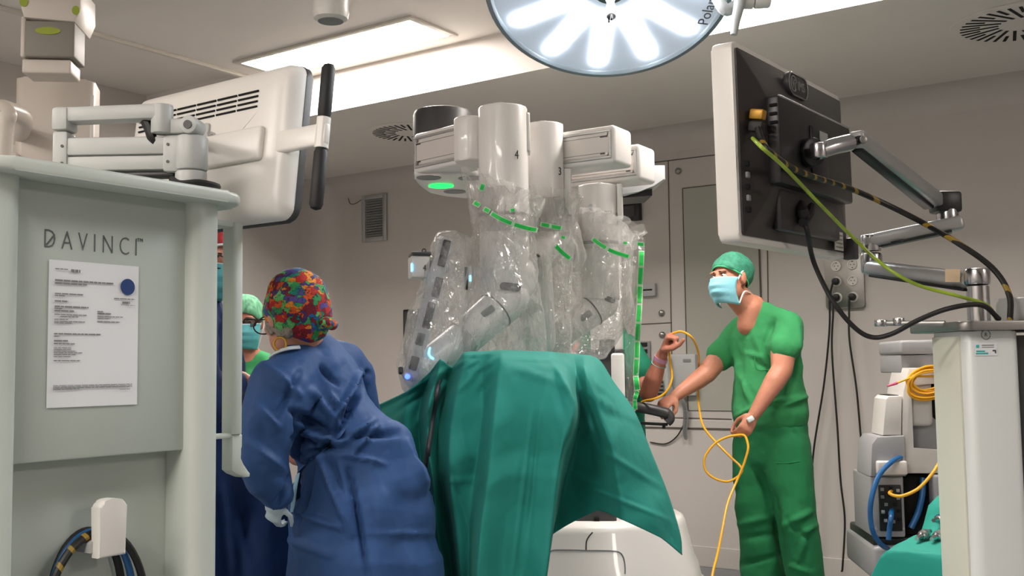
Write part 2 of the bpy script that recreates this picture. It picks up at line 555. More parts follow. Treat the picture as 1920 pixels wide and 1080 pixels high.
# bumper rail
x0, x1, z0, z1 = wallrect(1205, 1700, 790, 806)
za = PWALL(1300, 786).z; zb = PWALL(1300, 803).z
ra, rb = WX.dot(PWALL(1100, 800)), WX.dot(PWALL(1440, 800))
struct(MB(ROOM).box(((ra + rb) / 2, WALL - .004, zb), (rb - ra, .008, .008), .002).obj('trim_4', M_seam, smooth=0))
struct(MB(ROOM).box(((ra + rb) / 2, WALL - .005, (za + zb) / 2), (rb - ra, .010, za - zb - .008), .002).obj('trim_5', M_wall, smooth=0))
# round door bolts
for k, (x, y) in enumerate(((1272, 321), (1241, 587), (1242, 628))):
    c = PWALL(x, y)
    m = MB(frame(c, WX, z=-WY))
    m.lathe([(.021, 0), (.021, .006), (.017, .014), (.010, .018), (.001, .019)], n=18)
    tag(m.obj('wall_bolt', M_steel), ('round steel bolt cap on the wall above the grey door panel' if k == 0 else ('round steel bolt cap just above the wall seam left of the grey door panel' if k == 1 else 'round steel bolt cap just below the wall seam left of the grey door panel')), 'bolt cap', 'round bolt caps on the wall')
# louvred grille
x0, x1, z0, z1 = wallrect(681, 727, 365, 453)
t = thing('wall_grille', 'grey louvred air grille high on the back wall', 'air vent', RP((x0 + x1) / 2, WALL, z0))
fw = .035; d = .02
m = MB(ROOM)
for c, s in (((x0 + fw / 2, (z0 + z1) / 2), (fw, z1 - z0)), ((x1 - fw / 2, (z0 + z1) / 2), (fw, z1 - z0)), (((x0 + x1) / 2, z0 + fw / 2), (x1 - x0 - 2 * fw, fw)), (((x0 + x1) / 2, z1 - fw / 2), (x1 - x0 - 2 * fw, fw))):
    m.box((c[0], WALL - d / 2, c[1]), (s[0], d, s[1]), .003)
m.obj('frame', M_alu, t)
MB(ROOM).box(((x0 + x1) / 2, WALL - .002, (z0 + z1) / 2), (x1 - x0 - fw, .003, z1 - z0 - fw)).obj('backing', M_hole, t, smooth=0)
n = 15
for i in range(n):
    zz = z0 + fw + (z1 - z0 - 2 * fw) * (i + .5) / n
    T = Matrix.Translation(((x0 + x1) / 2, WALL - .011, zz)) @ Matrix.Rotation(math.radians(-38), 4, 'X')
    MB(ROOM).box((0, 0, 0), (x1 - x0 - 2 * fw, .018, .003), M=T).obj('slat', M_alu, t, smooth=0)
# loose wire hook by the grille
tag(MB().spline([PWALL(681, 372, .01), PWALL(668, 381, .03), PWALL(657, 382, .03), PWALL(653, 372, .008)], .003, 6).obj('wall_wire', M_seam), 'short loose wire curling out of the wall beside the grille', 'wire')
# card reader box
x0, x1, z0, z1 = wallrect(1205, 1232, 532, 556)
t = thing('wall_thermostat', 'small white wall box with a dark slot beside the grey door', 'wall box', RP((x0 + x1) / 2, WALL, z0))
MB(ROOM).box(((x0 + x1) / 2, WALL - .015, (z0 + z1) / 2), (x1 - x0, .03, z1 - z0), .006).obj('housing', M_lgrey, t)
MB(ROOM).box(((x0 + x1) / 2, WALL - .031, (z0 + z1) / 2), ((x1 - x0) * .62, .003, .009)).obj('slot', M_hole, t, smooth=0)
# dark screen behind the robot arms
x0, x1, z0, z1 = wallrect(1150, 1204, 381, 416)
t = thing('wall_screen', 'small dark wall screen with a thick black frame behind the robot arms', 'screen', RP((x0 + x1) / 2, WALL, z0))
m = MB(ROOM)
m.box(((x0 + x1) / 2, WALL - .02, (z0 + z1) / 2), (x1 - x0, .04, z1 - z0), .004); m.obj('housing', M_black, t)
MB(ROOM).box(((x0 + x1) / 2 , WALL - .042, (z0 + z1) / 2), (x1 - x0 - .06, .006, z1 - z0 - .05), .002).obj('screen', M_dgrey, t, smooth=0)
# dark narrow panel left of the robot
x0, x1, z0, z1 = wallrect(764, 800, 580, 700)
t = thing('wall_monitor', 'black flat screen edge on the wall behind the left robot arm', 'screen', RP((x0 + x1) / 2, WALL, z0))
MB(ROOM).box(((x0 + x1) / 2, WALL - .025, (z0 + z1) / 2), (x1 - x0, .05, z1 - z0), .006).obj('housing', M_black, t)
MB(ROOM).box(((x0 + x1) / 2, WALL - .052, (z0 + z1) / 2), (x1 - x0 - .03, .004, z1 - z0 - .03), .002).obj('screen', M_dgrey, t, smooth=0)
# medical gas / switch plates behind the raised hand
for k, (pl, pr, pt, pb, rows) in enumerate(((1190, 1221, 640, 690, 4), (1222, 1247, 713, 742, 4))):
    x0, x1, z0, z1 = wallrect(pl, pr, pt, pb)
    t = thing('switch_plate', ('grey switch plate with black rockers behind the raised hand' if k == 0 else 'grey slotted plate with black slots below the raised forearm'), 'switch plate', RP((x0 + x1) / 2, WALL, z0))
    MB(ROOM).box(((x0 + x1) / 2, WALL - .006, (z0 + z1) / 2), (x1 - x0, .012, z1 - z0), .004).obj('plate', M_grey, t)
    for i in range(rows):
        zz = z0 + (z1 - z0) * (i + .5) / rows
        if k == 0: MB(ROOM).box((x1 - .042, WALL - .014, zz), (.045, .008, (z1 - z0) / rows * .62), .002).obj('rocker', M_black, t, smooth=0)
        else: MB(ROOM).box(((x0 + x1) / 2, WALL - .013, zz), ((x1 - x0) * .86, .004, (z1 - z0) / rows * .5), .001).obj('slot', M_black, t, smooth=0)
# intercom telephone
x0, x1, z0, z1 = wallrect(1250, 1311, 664, 742)
t = thing('wall_telephone', 'light grey wall telephone with handset and coiled cord', 'telephone', RP((x0 + x1) / 2, WALL, z0))
MB(ROOM).box(((x0 + x1) / 2 + .02, WALL - .025, (z0 + z1) / 2), (x1 - x0 - .04, .05, z1 - z0), .012).obj('body', M_lgrey, t)
hx = x0 + .035
hs = MB(ROOM)
hs.tube(crs([(hx, WALL - .05, z1 - .02), (hx, WALL - .075, z1 - .06), (hx + .008, WALL - .08, (z0 + z1) / 2), (hx + .012, WALL - .075, z0 + .05), (hx + .016, WALL - .05, z0 + .01)], 6), [.02] + [.026] * 5 + [.022] * 12 + [.026] * 6 + [.02], 10)
hs.obj('handset', M_lgrey, t)
MB(ROOM).box((x1 - .055, WALL - .052, z1 - .04), (.05, .004, .018), .001).obj('badge', M_grey, t, smooth=0)
c0 = PWALL(1279, 748, .03); c1 = PWALL(1289, 822, .03)
pts = []
for i in range(220):
    s = i / 219
    c = c0.lerp(c1, s)
    sw = .5 + .5 * math.sin(math.pi * s)
    a = i * .95
    pts.append(c + WX * (math.cos(a) * .016 * sw + .012 * math.sin(s * 5)) + UP * (math.sin(a) * .010))
MB().tube(pts, .0042, 5).obj('coiled_cord', M_grey, t)
tag(MB().spline([PWALL(1287, 786, .03), PWALL(1270, 817, .014), PWALL(1248, 832, .01), PWALL(1219, 829, .008)], .004, 6).obj('phone_wire', M_black), 'thin black wire hanging below the wall telephone', 'wire')
# socket panel
x0, x1, z0, z1 = wallrect(1549, 1622, 477, 579)
t = thing('socket_panel', 'grey steel panel of six round wall sockets', 'socket panel', RP((x0 + x1) / 2, WALL, z0))
MB(ROOM @ Matrix.Translation(((x0 + x1) / 2, WALL, (z0 + z1) / 2)) @ Matrix.Rotation(math.radians(90), 4, 'X')).prism(rrect(x1 - x0, z1 - z0, .018), 0, .022, .004).obj('plate', M_steel, t)
SOCK = []
for k, (x, y) in enumerate(((1568, 499), (1598, 496), (1569, 528), (1599, 526), (1570, 558), (1600, 557))):
    c = PWALL(x, y, .022)
    FR = frame(c, WX, z=-WY)
    SOCK.append(FR)
    ring = MB(FR).lathe([(.027, 0), (.029, .004), (.0275, .008), (.021, .008), (.020, .001), (.001, .001)], n=24).obj('socket', M_white, t)
    h = MB(FR)
    for (a, b) in ((-.0095, 0), (.0095, 0)): h.lathe([(.003, .0012), (.003, .0018), (.0005, .0018)], Matrix.Translation((a, b, 0)), 10)
    for b in (-.017, .017): h.box((0, b, .002), (.005, .005, .003))
    h.obj('pin_holes', M_hole, ring, smooth=0)
def plug(FR, path, label):
    t = thing('plugged_power_lead', label, 'power cord', FR @ V((0, 0, 0)), 'black power cords in the socket panel')
    MB(FR).lathe([(.019, .009), (.0205, .013), (.0205, .032), (.017, .040), (.008, .043), (.001, .043)], n=20).obj('plug', M_black, t)
    s = [FR @ V((0, -.002, .036)), FR @ V((-.012, -.014, .038))] + path
    MB().spline(s, .0055, 8, 10).obj('cable', M_rubber, t)
def wp(l, off=.05): return [PWALL(x, y, off) for x, y in l]
plug(SOCK[2], wp([(1556, 560), (1555, 620), (1545, 720), (1525, 850), (1520, 960), (1522, 1068)], .06), 'black power cord in the middle left socket, hanging farthest from the cart')
plug(SOCK[4], wp([(1562, 590), (1560, 660), (1570, 800), (1576, 900), (1584, 975), (1580, 1060), (1578, 1072)], .08), 'black power cord in the bottom left socket, hanging to the floor')
plug(SOCK[5], wp([(1592, 590), (1593, 640), (1606, 730), (1615, 830), (1622, 900), (1634, 940), (1640, 1000)], .07), 'black power cord in the bottom right socket, running behind the white console')

# ------------------------------------------------------------------ cart on the left (seen from behind)
M_cart = pm('cart_enamel', (200, 207, 199), .38, var=.015, scale=2)
M_cartd = pm('cart_back_panel', (186, 194, 186), .45, var=.015, scale=2)
M_print = pm('print_grey', (96, 98, 100), .6)
M_paper = pm('paper', (232, 234, 236), .7, var=.01)
M_blue_ink = pm('blue_ink', (26, 60, 120), .6, var=.15, scale=90, stretch=(1, 1, 6))
def tracer(name, base, mark, freq=46.0, width=.16):
    """cable jacket with a woven tracer mark."""
    m, nt, b = newmat(name)
    N, L = nt.nodes.new, nt.links.new
    tc = N('ShaderNodeTexCoord'); wv = N('ShaderNodeTexWave')
    wv.inputs['Scale'].default_value = freq / 6.283; wv.inputs['Distortion'].default_value = 1.2
    wv.bands_direction = 'DIAGONAL'
    L(tc.outputs['Object'], wv.inputs['Vector'])
    rp = N('ShaderNodeValToRGB'); rp.color_ramp.interpolation = 'CONSTANT'
    rp.color_ramp.elements[0].color = lin(base) + (1,)
    rp.color_ramp.elements[1].color = lin(mark) + (1,); rp.color_ramp.elements[1].position = 1 - width
    L(wv.outputs['Fac'], rp.inputs[0]); L(rp.outputs[0], b.inputs['Base Color'])
    b.inputs['Roughness'].default_value = .45
    return m
M_tracer = tracer('black_yellow_tracer_cable', (20, 19, 17), (150, 122, 40), 60, .14)
M_blue_cable = pm('blue_cable', (20, 92, 150), .4, var=.05)
_o = P(88, 625, 2.13); _o.z = 0
CART = frame(_o, WY)              # x: left to right over the back, y: into the cart, z up
t = thing('equipment_cart', 'tall grey-green equipment cart with DAVINCI lettering and a monitor arm on top', 'cart', CART @ V((.17, .2, 0)))
# body shell, recessed back panels
MB(CART).box((.145, .30, .62), (.50, .40, .96), .01).obj('body', M_cartd, t)
MB(CART).box((.14, .075, 1.307), (.46, .15, .56), .006).obj('upper_back_panel', M_cartd, t)
MB(CART).box((.14, .085, .56), (.46, .05, .95), .006).obj('lower_back_panel', M_cartd, t)
MB(CART).prism([(x + .374, y + .03) for x, y in rrect(.080, .13, .032, 6)], .09, 1.59).obj('corner_post', M_cart, t)
MB(CART).prism([(x - .122, y + .03) for x, y in rrect(.10, .13, .032, 6)], .09, 1.59).obj('corner_post', M_cart, t)
MB(CART).prism([(x + .135, y + .22) for x, y in rrect(.66, .60, .075, 8)], 1.585, 1.612, .010, 3).obj('top_plate', M_cart, t)
MB(CART).box((.13, .25, .075), (.62, .56, .07), .02).obj('base', M_lgrey, t)
for x in (-.12, .38):
    for y in (.03, .46):
        m = MB(CART); m.cyl((x - .02, y, .04), (x + .02, y, .04), .04, n=18, bev=.006); m.obj('caster', M_rubber, t)
me = text_mesh('D A V I N C I', .056, CART @ Matrix.Translation((.098, -.0008, 1.470)) @ Matrix.Rotation(math.radians(90), 4, 'X'), .0004, .70, 0, -.0009)
nm = link('lettering', me, M_print, t, smooth=0)
MB(CART).box((.0, -.001, 1.470), (.003, .0015, .028), M=Matrix.Translation((.0035, 0, 1.47)) @ Matrix.Rotation(math.radians(38), 4, 'Y') @ Matrix.Translation((0, 0, -1.47))).obj('lettering_stroke', M_print, t, smooth=0)
me = text_mesh('TM', .011, CART @ Matrix.Translation((.214, -.0008, 1.488)) @ Matrix.Rotation(math.radians(90), 4, 'X'), .0005)
link('trade_mark', me, M_print, t, smooth=0)
# side rail with hook
m = MB(CART)
rail = [(x + .515, y + .05) for x, y in rrect(.030, .050, .011, 4)]
m.prism(rail, 1.05, 1.56, .004); m.box((.462, .05, 1.555), (.12, .035, .014), .005)
m.obj('side_rail', M_cart, t)
MB(CART).box((.458, .05, 1.048), (.12, .03, .012), .004).obj('rail_bracket', M_cart, t)
hk = [(.500, 1.05), (.532, 1.05), (.532, 1.02), (.522, 1.005), (.521, .992), (.530, .975), (.550, .962), (.557, .955), (.556, .946), (.540, .946), (.512, .957), (.500, .966)]
MB(CART @ Matrix(((1, 0, 0, 0), (0, 0, -1, .07), (0, 1, 0, 0), (0, 0, 0, 1)))).prism(hk, 0, .04, .005).obj('hook', M_cart, t)
# cable hanger block
hb = [(-.032, -.06), (.032, -.06), (.032, .042)] + [(.032 * math.cos(math.radians(a)), .042 + .016 * math.sin(math.radians(a))) for a in range(10, 180, 12)] + [(-.032, .042)]
HZ = .885
hx = .136
MB(CART @ Matrix(((1, 0, 0, hx), (0, 0, -1, -.002), (0, 1, 0, HZ), (0, 0, 0, 1)))).prism(hb, 0, .030, .006, 3).obj('cable_hanger', M_white, t)
AX, AT = hx - .008, HZ - .020          # saddle: crown of the arm that carries the loops
sad = [(-.03, -.030), (.03, -.030)] + [(.03 - .06 * k / 10, -(.046 - math.sqrt(.046 ** 2 - (.03 - .06 * k / 10) ** 2))) for k in range(11)]
MB(CART @ Matrix(((1, 0, 0, AX), (0, 0, -1, .075), (0, 1, 0, AT), (0, 0, 0, 1)))).prism(sad, 0, .085).obj('hanger_arm', M_lgrey, t)
def loop(cx, cz, rx, rz, y, r, mat, label, tilt=0.0, ph=0):
    pts = []
    for i in range(48):
        a = 2 * math.pi * i / 48
        pts.append(CART @ V((cx + rx * math.cos(a), y + .0015 * math.sin(2 * a + ph), cz + rz * math.sin(a) + tilt * math.cos(a))))
    tag(MB().tube(pts, r, 10, True).obj('coiled_cable', mat), label, 'cable', 'cables looped over the cart hanger')
loop(AX, AT + .0080 - .180, .118, .180, .0080, .0085, M_tracer, 'black cable with yellow tracer looped over the white cart hanger, outermost loop')
loop(AX, AT + .0075 - .150, .098, .150, .0265, .0080, M_blue_cable, 'blue cable looped over the white cart hanger')
loop(AX, AT + .0080 - .142, .084, .142, .0450, .0085, M_rubber, 'plain black cable looped over the white cart hanger, innermost loop')
# paper notice
t = thing('paper_notice', 'white printed A4 sheet with a round blue seal taped to the cart', 'paper', CART @ V((.105, -.002, 1.133)))
PF = CART @ Matrix.Translation((.0, -.0015, 1.133)) @ Matrix.Rotation(math.radians(90), 4, 'X')
MB(PF).grid([[(x * .21, y * .297, .0012 + .002 * math.sin(x * 3.1) * math.sin(y * 3.1)) for x in np.linspace(0, 1, 9)] for y in np.linspace(0, 1, 11)]).obj('sheet', M_paper, t, smooth=180)
MB(PF @ Matrix.Translation((.181, .251, .0042))).lathe([(.0175, 0), (.0175, .0004), (.0005, .0004)], n=32).obj('blue_seal', M_blue_ink, t, smooth=0)
random.seed(4)
def pline(x0, x1, y, h, z=.0043):
    x = x0; pr = MB(PF)
    while x < x1:
        wd = random.uniform(.006, .018)
        pr.box(((x + min(x + wd, x1)) / 2, y, z), (min(wd, x1 - x), h, .0003)); x += wd + .0016
    pr.obj('text_line', M_grey, t, smooth=0)['kind'] = 'stuff'
for x0, x1, y, h in ((.012, .04, .279, .002), (.047, .068, .277, .006), (.012, .147, .256, .0035), (.012, .085, .250, .003), (.012, .075, .229, .0025), (.012, .035, .225, .0022), (.012, .042, .214, .003), (.012, .088, .203, .003), (.012, .03, .199, .002), (.012, .055, .1945, .003), (.012, .084, .187, .0018), (.025, .065, .183, .0018), (.012, .042, .177, .0018), (.012, .08, .173, .0018), (.012, .052, .170, .0018),
        (.148, .199, .225, .002), (.168, .187, .217, .004), (.165, .199, .212, .0008), (.109, .122, .196, .0022), (.109, .141, .192, .0028), (.109, .17, .186, .0016), (.109, .14, .182, .0016), (.109, .163, .175, .002),
        (.012, .118, .148, .0026), (.012, .024, .143, .002), (.012, .043, .134, .003), (.012, .058, .128, .0022),
        (.012, .05, .120, .0016), (.012, .05, .117, .0016), (.012, .062, .113, .0016), (.012, .075, .110, .0016), (.012, .062, .106, .0016), (.012, .05, .102, .0016), (.012, .07, .094, .002),
        (.012, .195, .044, .0014), (.012, .195, .0415, .0014), (.012, .195, .039, .0014), (.012, .07, .0365, .0014), (.165, .19, .033, .001)):
    pline(x0, x1, y, h)

# ------------------------------------------------------------------ swing arm and touchscreen on the cart
t = thing('swing_mount', 'pale grey two-link swing arm standing on the DAVINCI cart', 'monitor arm', CART @ V((.385, .07, 1.612)))
b0 = P(358, 352, 2.45); b1 = P(358, 250, 2.45)
B = V((b0.x, b0.y, 1.612))
m = MB(); m.cyl(B, B + UP * .052, .036, n=28, bev=.003); m.obj('base_post', M_lgrey, t)
m = MB(); m.cyl(B + UP * .0535, B + UP * .135, .038, n=28, bev=.006); m.obj('base_pivot', M_lgrey, t)
A0 = B + UP * .088; Lx = -.305
ARM = frame(B, (1, -.015, 0))
MB(ARM).box((-.155, 0, .112), (.255, .05, .042), .006).obj('spring_arm', M_lgrey, t)
MB(ARM).box((-.155, 0, .072), (.255, .046, .034), .005).obj('parallel_link', M_lgrey, t)
MB(ARM).box((-.155, .004, .092), (.24, .03, .012), .001).obj('link_gap', M_grey, t)
MB(ARM).box((-.035, 0, .092), (.05, .056, .088), .010).obj('arm_head', M_lgrey, t)
MB(ARM).box((-.297, 0, .098), (.036, .056, .100), .007).obj('elbow_block', M_lgrey, t)
for x in (-.290, -.045):
    for z in (.112, .072):
        m = MB(ARM); m.cyl((x, -.030, z), (x, -.026, z), .0035, n=10); m.obj('screw', M_dgrey, t)
MB(ARM).box((-.16, .0, .045), (.25, .03, .014), .004).obj('cable_cover', M_black, t)
E = ARM @ V((-.297, 0, .15))
UA = frame(E, (1, -.10, .0))
MB(UA).box((.0, 0, .028), (.040, .058, .056), .009).obj('elbow_pivot', M_lgrey, t)
MB(UA).box((.118, 0, .038), (.262, .048, .036), .008).obj('upper_arm', M_lgrey, t)
m = MB(UA); m.cyl((.236, 0, -.012), (.236, 0, .056), .025, n=24, bev=.004); m.obj('wrist_pivot', M_lgrey, t)
MB(UA).tube(crs([(.195, 0, .02), (.205, .0, .0), (.212, 0, -.02), (.222, .01, -.045)], 5), .012, 8).obj('arm_cable', M_black, t)
m = MB(UA); m.box((.268, .01, .005), (.06, .036, .036), .006); m.obj('tilt_block', M_lgrey, t)
m = MB(UA); m.cyl((.305, -.018, .005), (.305, .04, .005), .021, n=22, bev=.003); m.obj('tilt_barrel', M_lgrey, t)
m = MB(UA); m.cyl((.305, -.021, .004), (.305, -.017, .004), .010, n=16); m.obj('barrel_bolt', M_dgrey, t)
# black cable ring at the post foot
tag(MB().tube(crs([P(322, 336, 2.38), P(338, 344, 2.36), P(372, 342, 2.37), P(400, 347, 2.40), P(408, 351, 2.46), P(392, 352, 2.5)], 6), .0075, 8).obj('loose_cable', M_rubber), 'thick black cable lying around the foot of the swing arm', 'cable')
# touchscreen
c_tr = P(560, 262, 2.57)
MX = V((.82, -.57, 0)).normalized(); MN = V((-.57, -.82, 0)).normalized()    # MN: out of the back, towards the viewer
tl = math.radians(7)
mz = (UP * math.cos(tl) - MN * math.sin(tl)).normalized()
MON = frame(c_tr, MX, z=mz)
MON = Matrix.Translation(V((0, 0, 0))) @ MON
t = thing('touchscreen_monitor', 'large white monitor seen from behind with four vent slots', 'monitor', c_tr - mz * .2)
W_, H_ = .635, .40
# local: x to the right, z up, -y toward the viewer
def PRZ(m, y): return m @ Matrix(((1, 0, 0, 0), (0, 0, -1, y), (0, 1, 0, 0), (0, 0, 0, 1)))
MB(PRZ(MON, .03)).prism([(x - W_ / 2, z) for x, z in rrect(W_, H_, .035, 6)], 0, .022, .004).obj('screen_bezel', M_dgrey, t)
bm_rows = []
for k, (ins, dep) in enumerate(((0, -.008), (.002, .008), (.006, .026), (.016, .042), (.034, .051), (.06, .055), (.10, .056), (.198, .056))):
    o = rrect(W_ - 2 * ins, H_ - 2 * min(ins, .196), max(.004, .036 - ins * .15), 6)
    bm_rows.append([(x - W_ / 2, .01 - dep, z) for x, z in o])
m = MB(MON); m.grid(bm_rows, True); m.f.append(tuple(range(len(m.v) - len(bm_rows[-1]), len(m.v))))
hs = m.obj('back_housing', M_white, t, 50)
for i in range(4):
    zz = .128 - i * .0135
    for k in range(6):
        MB(MON).box((-.585 + .008 * 0 + (k + .5) * .080, -.0475, zz), (.074, .004, .0048), .001, 1).obj('vent_slot', M_hole, hs, smooth=0)
MB(MON).box((-.30, -.052, -.012), (.46, .02, .085), .008, 3).obj('handle_band', M_white, t)
MB(MON).box((.03, -.030, -.012), (.20, .022, .055), .008, 3).obj('handle_bracket', M_white, t)
m = MB(MON); m.cyl((-.262, -.044, .035), (-.262, -.064, .035), .006, n=14); m.obj('lock_screw', M_chrome, t)
for z0, z1, mt, nme in ((-.195, -.042, M_rubber, 'grip'), (-.042, .025, M_white, 'handle_core'), (.025, .165, M_rubber, 'grip')):
    m = MB(MON)
    r = .0165
    pr_ = [(r * .2, z0), (r * .75, z0 + .004), (r, z0 + .014), (r, z1 - .014), (r * .75, z1 - .004), (r * .2, z1)] if mt is M_rubber else [(r * 1.02, z0 - .004), (r * 1.02, z1 + .004)]
    m.lathe(pr_, Matrix.Translation((.112, -.03, 0)), 20); m.obj(nme, mt, t)
m = MB(); mp = UA @ V((.305, .0, .005))
q = MON @ V((-.33, -.045, .02))
m.tube([mp, mp.lerp(q, .5), q], .014, 12); m.obj('mount_stub', M_lgrey, t)
_ = MB(MON).prism([(x - .33, z + .02) for x, z in rrect(.1, .1, .01)], 0, .006, M=Matrix(((1, 0, 0, 0), (0, 0, -1, -.046), (0, 1, 0, 0), (0, 0, 0, 1)))).obj('mount_plate', M_lgrey, t)

# ------------------------------------------------------------------ ceiling pendant on the far left
M_mark = pm('lime_marker', (150, 165, 40), .5)
M_pend = pm('pendant_enamel', (205, 196, 186), .38, var=.02, scale=2)
M_pgrey = pm('pendant_grey', (132, 128, 118), .5, var=.03)
d = 3.6
pc = P(98, 60, d)
t = thing('ceiling_pendant', 'white ceiling pendant box with lime green marker dots', 'pendant', V((pc.x, pc.y, Z_LOW)))
PF = frame((pc.x, pc.y, 0), (1, .12, 0))
zt = P(98, -20, d).z; z1 = P(98, 47, d).z; z2 = P(98, 112, d).z; z3 = P(98, 140, d).z
ol = [(-.094, -.02), (-.088, .0)]
def zbox(name, xa, xb, za, zb, y0, y1, mat, bev=.006):
    return MB(PF).box(((xa + xb) / 2, (y0 + y1) / 2, (za + zb) / 2), (xb - xa, y1 - y0, abs(zb - za)), bev, 3).obj(name, mat, t)
sx = d / F
zbox('drop_tube', -.07, .07, z1 + .02, Z_LOW, .0, .14, M_pend, .03)
prf = [(-53 * sx, zt), (56 * sx, zt), (57 * sx, P(98, 22, d).z), (47 * sx, z1), (-46 * sx, z1 + .012), (-52 * sx, P(98, 22, d).z)]
MB(PF @ Matrix(((1, 0, 0, 0), (0, 0, -1, .16), (0, 1, 0, 0), (0, 0, 0, 1)))).prism([(a, b) for a, b in prf][::-1], 0, .20, .008).obj('head', M_pend, t)
zbox('grey_panel', -44 * sx, 46 * sx, z2, z1 + .004, -.035, .10, M_pgrey)
zbox('panel_edge', -53 * sx, -43 * sx, z2, z1 + .02, -.03, .10, M_pend)
zbox('collar', -51 * sx, 38 * sx, z3, z2 - .004, -.02, .10, M_pend)
def mark(px, py, rx, rz, y):
    c = P(px, py, d)
    o = PF.inverted() @ c
    MB(PF @ Matrix.Translation((o.x, y, o.z)) @ Matrix.Rotation(math.radians(90), 4, 'X') @ Matrix.Diagonal((rx, rz, 1, 1))).lathe([(1, 0), (1, .002), (.001, .002)], n=20).obj('marker_dot', M_mark, t, smooth=0)
mark(54, 13, .014, .017, -.0405); mark(147, 25, .013, .016, -.0405); mark(96, 64, .042, .013, -.0355)
# equipment column under the pendant
d2 = 3.9
c = P(100, 300, d2)
t = thing('pendant_column', 'beige pendant service column behind the cart monitor arm', 'pendant column', (c.x, c.y, .9))
PF = frame((c.x, c.y, 0), (1, .25, 0)); sx = d2 / F
za = P(100, 146, d2).z
MB(PF @ Matrix.Translation((0, .10, 0))).prism(rrect(140 * sx, .20, .03, 6), .95, za, .012).obj('housing', M_pend, t)
MB(PF).box((66 * sx, .02, (za + 1.7) / 2 - .03), (10 * sx, .03, za - 1.75), .006).obj('edge_highlight', M_white, t)  # white strip put in for the bright highlight down the column edge
MB(PF).box((-70 * sx, -.02, 1.86), (20 * sx, .05, .30), .01).obj('side_handle', M_pend, t)
m = MB(PF); m.cyl((-6 * sx, .1, za - .02), (-6 * sx, .1, Z_LOW), .05, n=24); m.obj('suspension_tube', M_pend, t)
d3 = 3.4
c = P(-6, 260, d3)
t = thing('pendant_handle', 'pale rounded pendant handle at the back of the cart', 'handle', (c.x, c.y, 1.3))
PF = frame((c.x, c.y, 0), (1, .25, 0))
cj = PF.inverted() @ P(36, 196, 3.95)      # joint on the side of the service column
MB(PF).tube(crs([(cj.x, cj.y, P(0, 190, d3).z), (.03, .25, P(0, 188, d3).z), (.0, .06, P(0, 195, d3).z), (.03, 0, P(0, 215, d3).z), (.02, 0, P(0, 250, d3).z), (.008, 0, 1.6), (.008, 0, 1.3)], 6), .03, 12).obj('grip', M_pend, t)
# small ceiling-hung cylinder
d = 3.3
c = P(620, 20, d)
t = thing('ceiling_spotlight', 'small white cylindrical ceiling fitting with a grey end cap', 'ceiling fitting', (c.x, c.y, Z_LOW))
zb = P(620, 40, d).z; zr = P(620, 22, d).z
T = Matrix.Translation((c.x, c.y, 0))
MB(T).lathe([(.056, zr), (.056, Z_LOW)], n=30).obj('tube', M_white, t)
MB(T).lathe([(.04, zb), (.054, zb + .008), (.0575, zr - .003), (.0575, zr)], n=30).obj('end_ring', M_white, t)
MB(T).lathe([(.001, zb - .002), (.040, zb - .001), (.041, zb + .003)], n=30).obj('end_cap', M_grey, t)

# ------------------------------------------------------------------ surgical lamp overhead
M_lamprim = pm('lamp_rim', (128, 140, 146), .35, var=.02)
M_lens = pm('lamp_lens', (186, 196, 206), .16, var=.02, scale=3, spec=.6)
_lb = M_lens.node_tree.nodes['Principled BSDF']; _lb.inputs['Emission Color'].default_value = (.75, .85, 1, 1); _lb.inputs['Emission Strength'].default_value = .22   # glowing cover glass
M_led = emit('led_strip', (246, 250, 255), LAMP_STRENGTH)
M_hub = pm('lamp_hub', (70, 88, 84), .4)
lc = P(1143, -30, 2.72)
ln = V((-.03, -.50, -.866)).normalized()
lx = (V((1, 0, 0)) - ln * ln.x).normalized()
LF = frame(lc, lx, y=ln.cross(lx))          # local z = out of the lamp face, local y = towards the viewer side (down in the picture)
if LF.col[2].to_3d().dot(ln) < 0: raise RuntimeError
t = thing('surgical_lamp', 'round surgical lamp with glowing radial light strips hanging from the ceiling', 'surgical lamp', (lc.x, lc.y, lc.z))
RD = .326
MB(LF).lathe([(.0, -.13), (.09, -.125), (.2, -.095), (.28, -.05), (RD + .002, -.012), (RD, 0)], n=64).obj('housing', M_white, t, 60)
MB(LF).lathe([(RD + .002, -.022), (RD + .006, -.008), (RD + .003, .006), (RD - .010, .010), (RD - .016, .004), (RD - .018, -.002)], n=72).obj('rim', M_lamprim, t, 60)
MB(LF).lathe([(RD - .012, .001), (.2, .003), (.001, .004)], n=64).obj('lens', M_lens, t, 60)
for i in range(12):
    a = math.radians(3 + 30 * i)
    T = Matrix.Rotation(-a, 4, 'Z')
    o = []
    r0, r1, hw0, hw1 = .085, .288, .024, .019
    for k in range(7):
        b = math.radians(180 * k / 6); o.append((hw1 * math.cos(b), r1 - hw1 + hw1 * math.sin(b)))
    if i % 2 == 0: o += [(-hw0, r0)]
    else:
        for k in range(9): o.append((-hw1 - .002 - .005 * (k % 2), r1 - hw1 - (r1 - hw1 - r0) * (k + .5) / 9))
        o += [(-hw0, r0)]
    o += [(hw0, r0)]
    MB(LF).prism(o, .0035, .0075, M=T).obj('light_strip', M_led, t, smooth=0)
MB(LF).lathe([(.052, .002), (.052, .014), (.044, .026), (.02, .030), (.001, .030)], n=32).obj('hub', M_hub, t)
hd = MB(LF)
hd.lathe([(.013, .028), (.0125, .06), (.010, .064), (.010, .085), (.0125, .088), (.0125, .125), (.009, .128)], n=16)
hd.obj('handle_pin', M_chrome, t)
MB(LF).box((.0, .006, .132), (.006, .010, .022), .002).obj('latch', M_dgrey, t)
MB(LF).box((-.006, -.006, .130), (.006, .006, .02), .002).obj('latch', M_dgrey, t)
ta = math.radians(106)
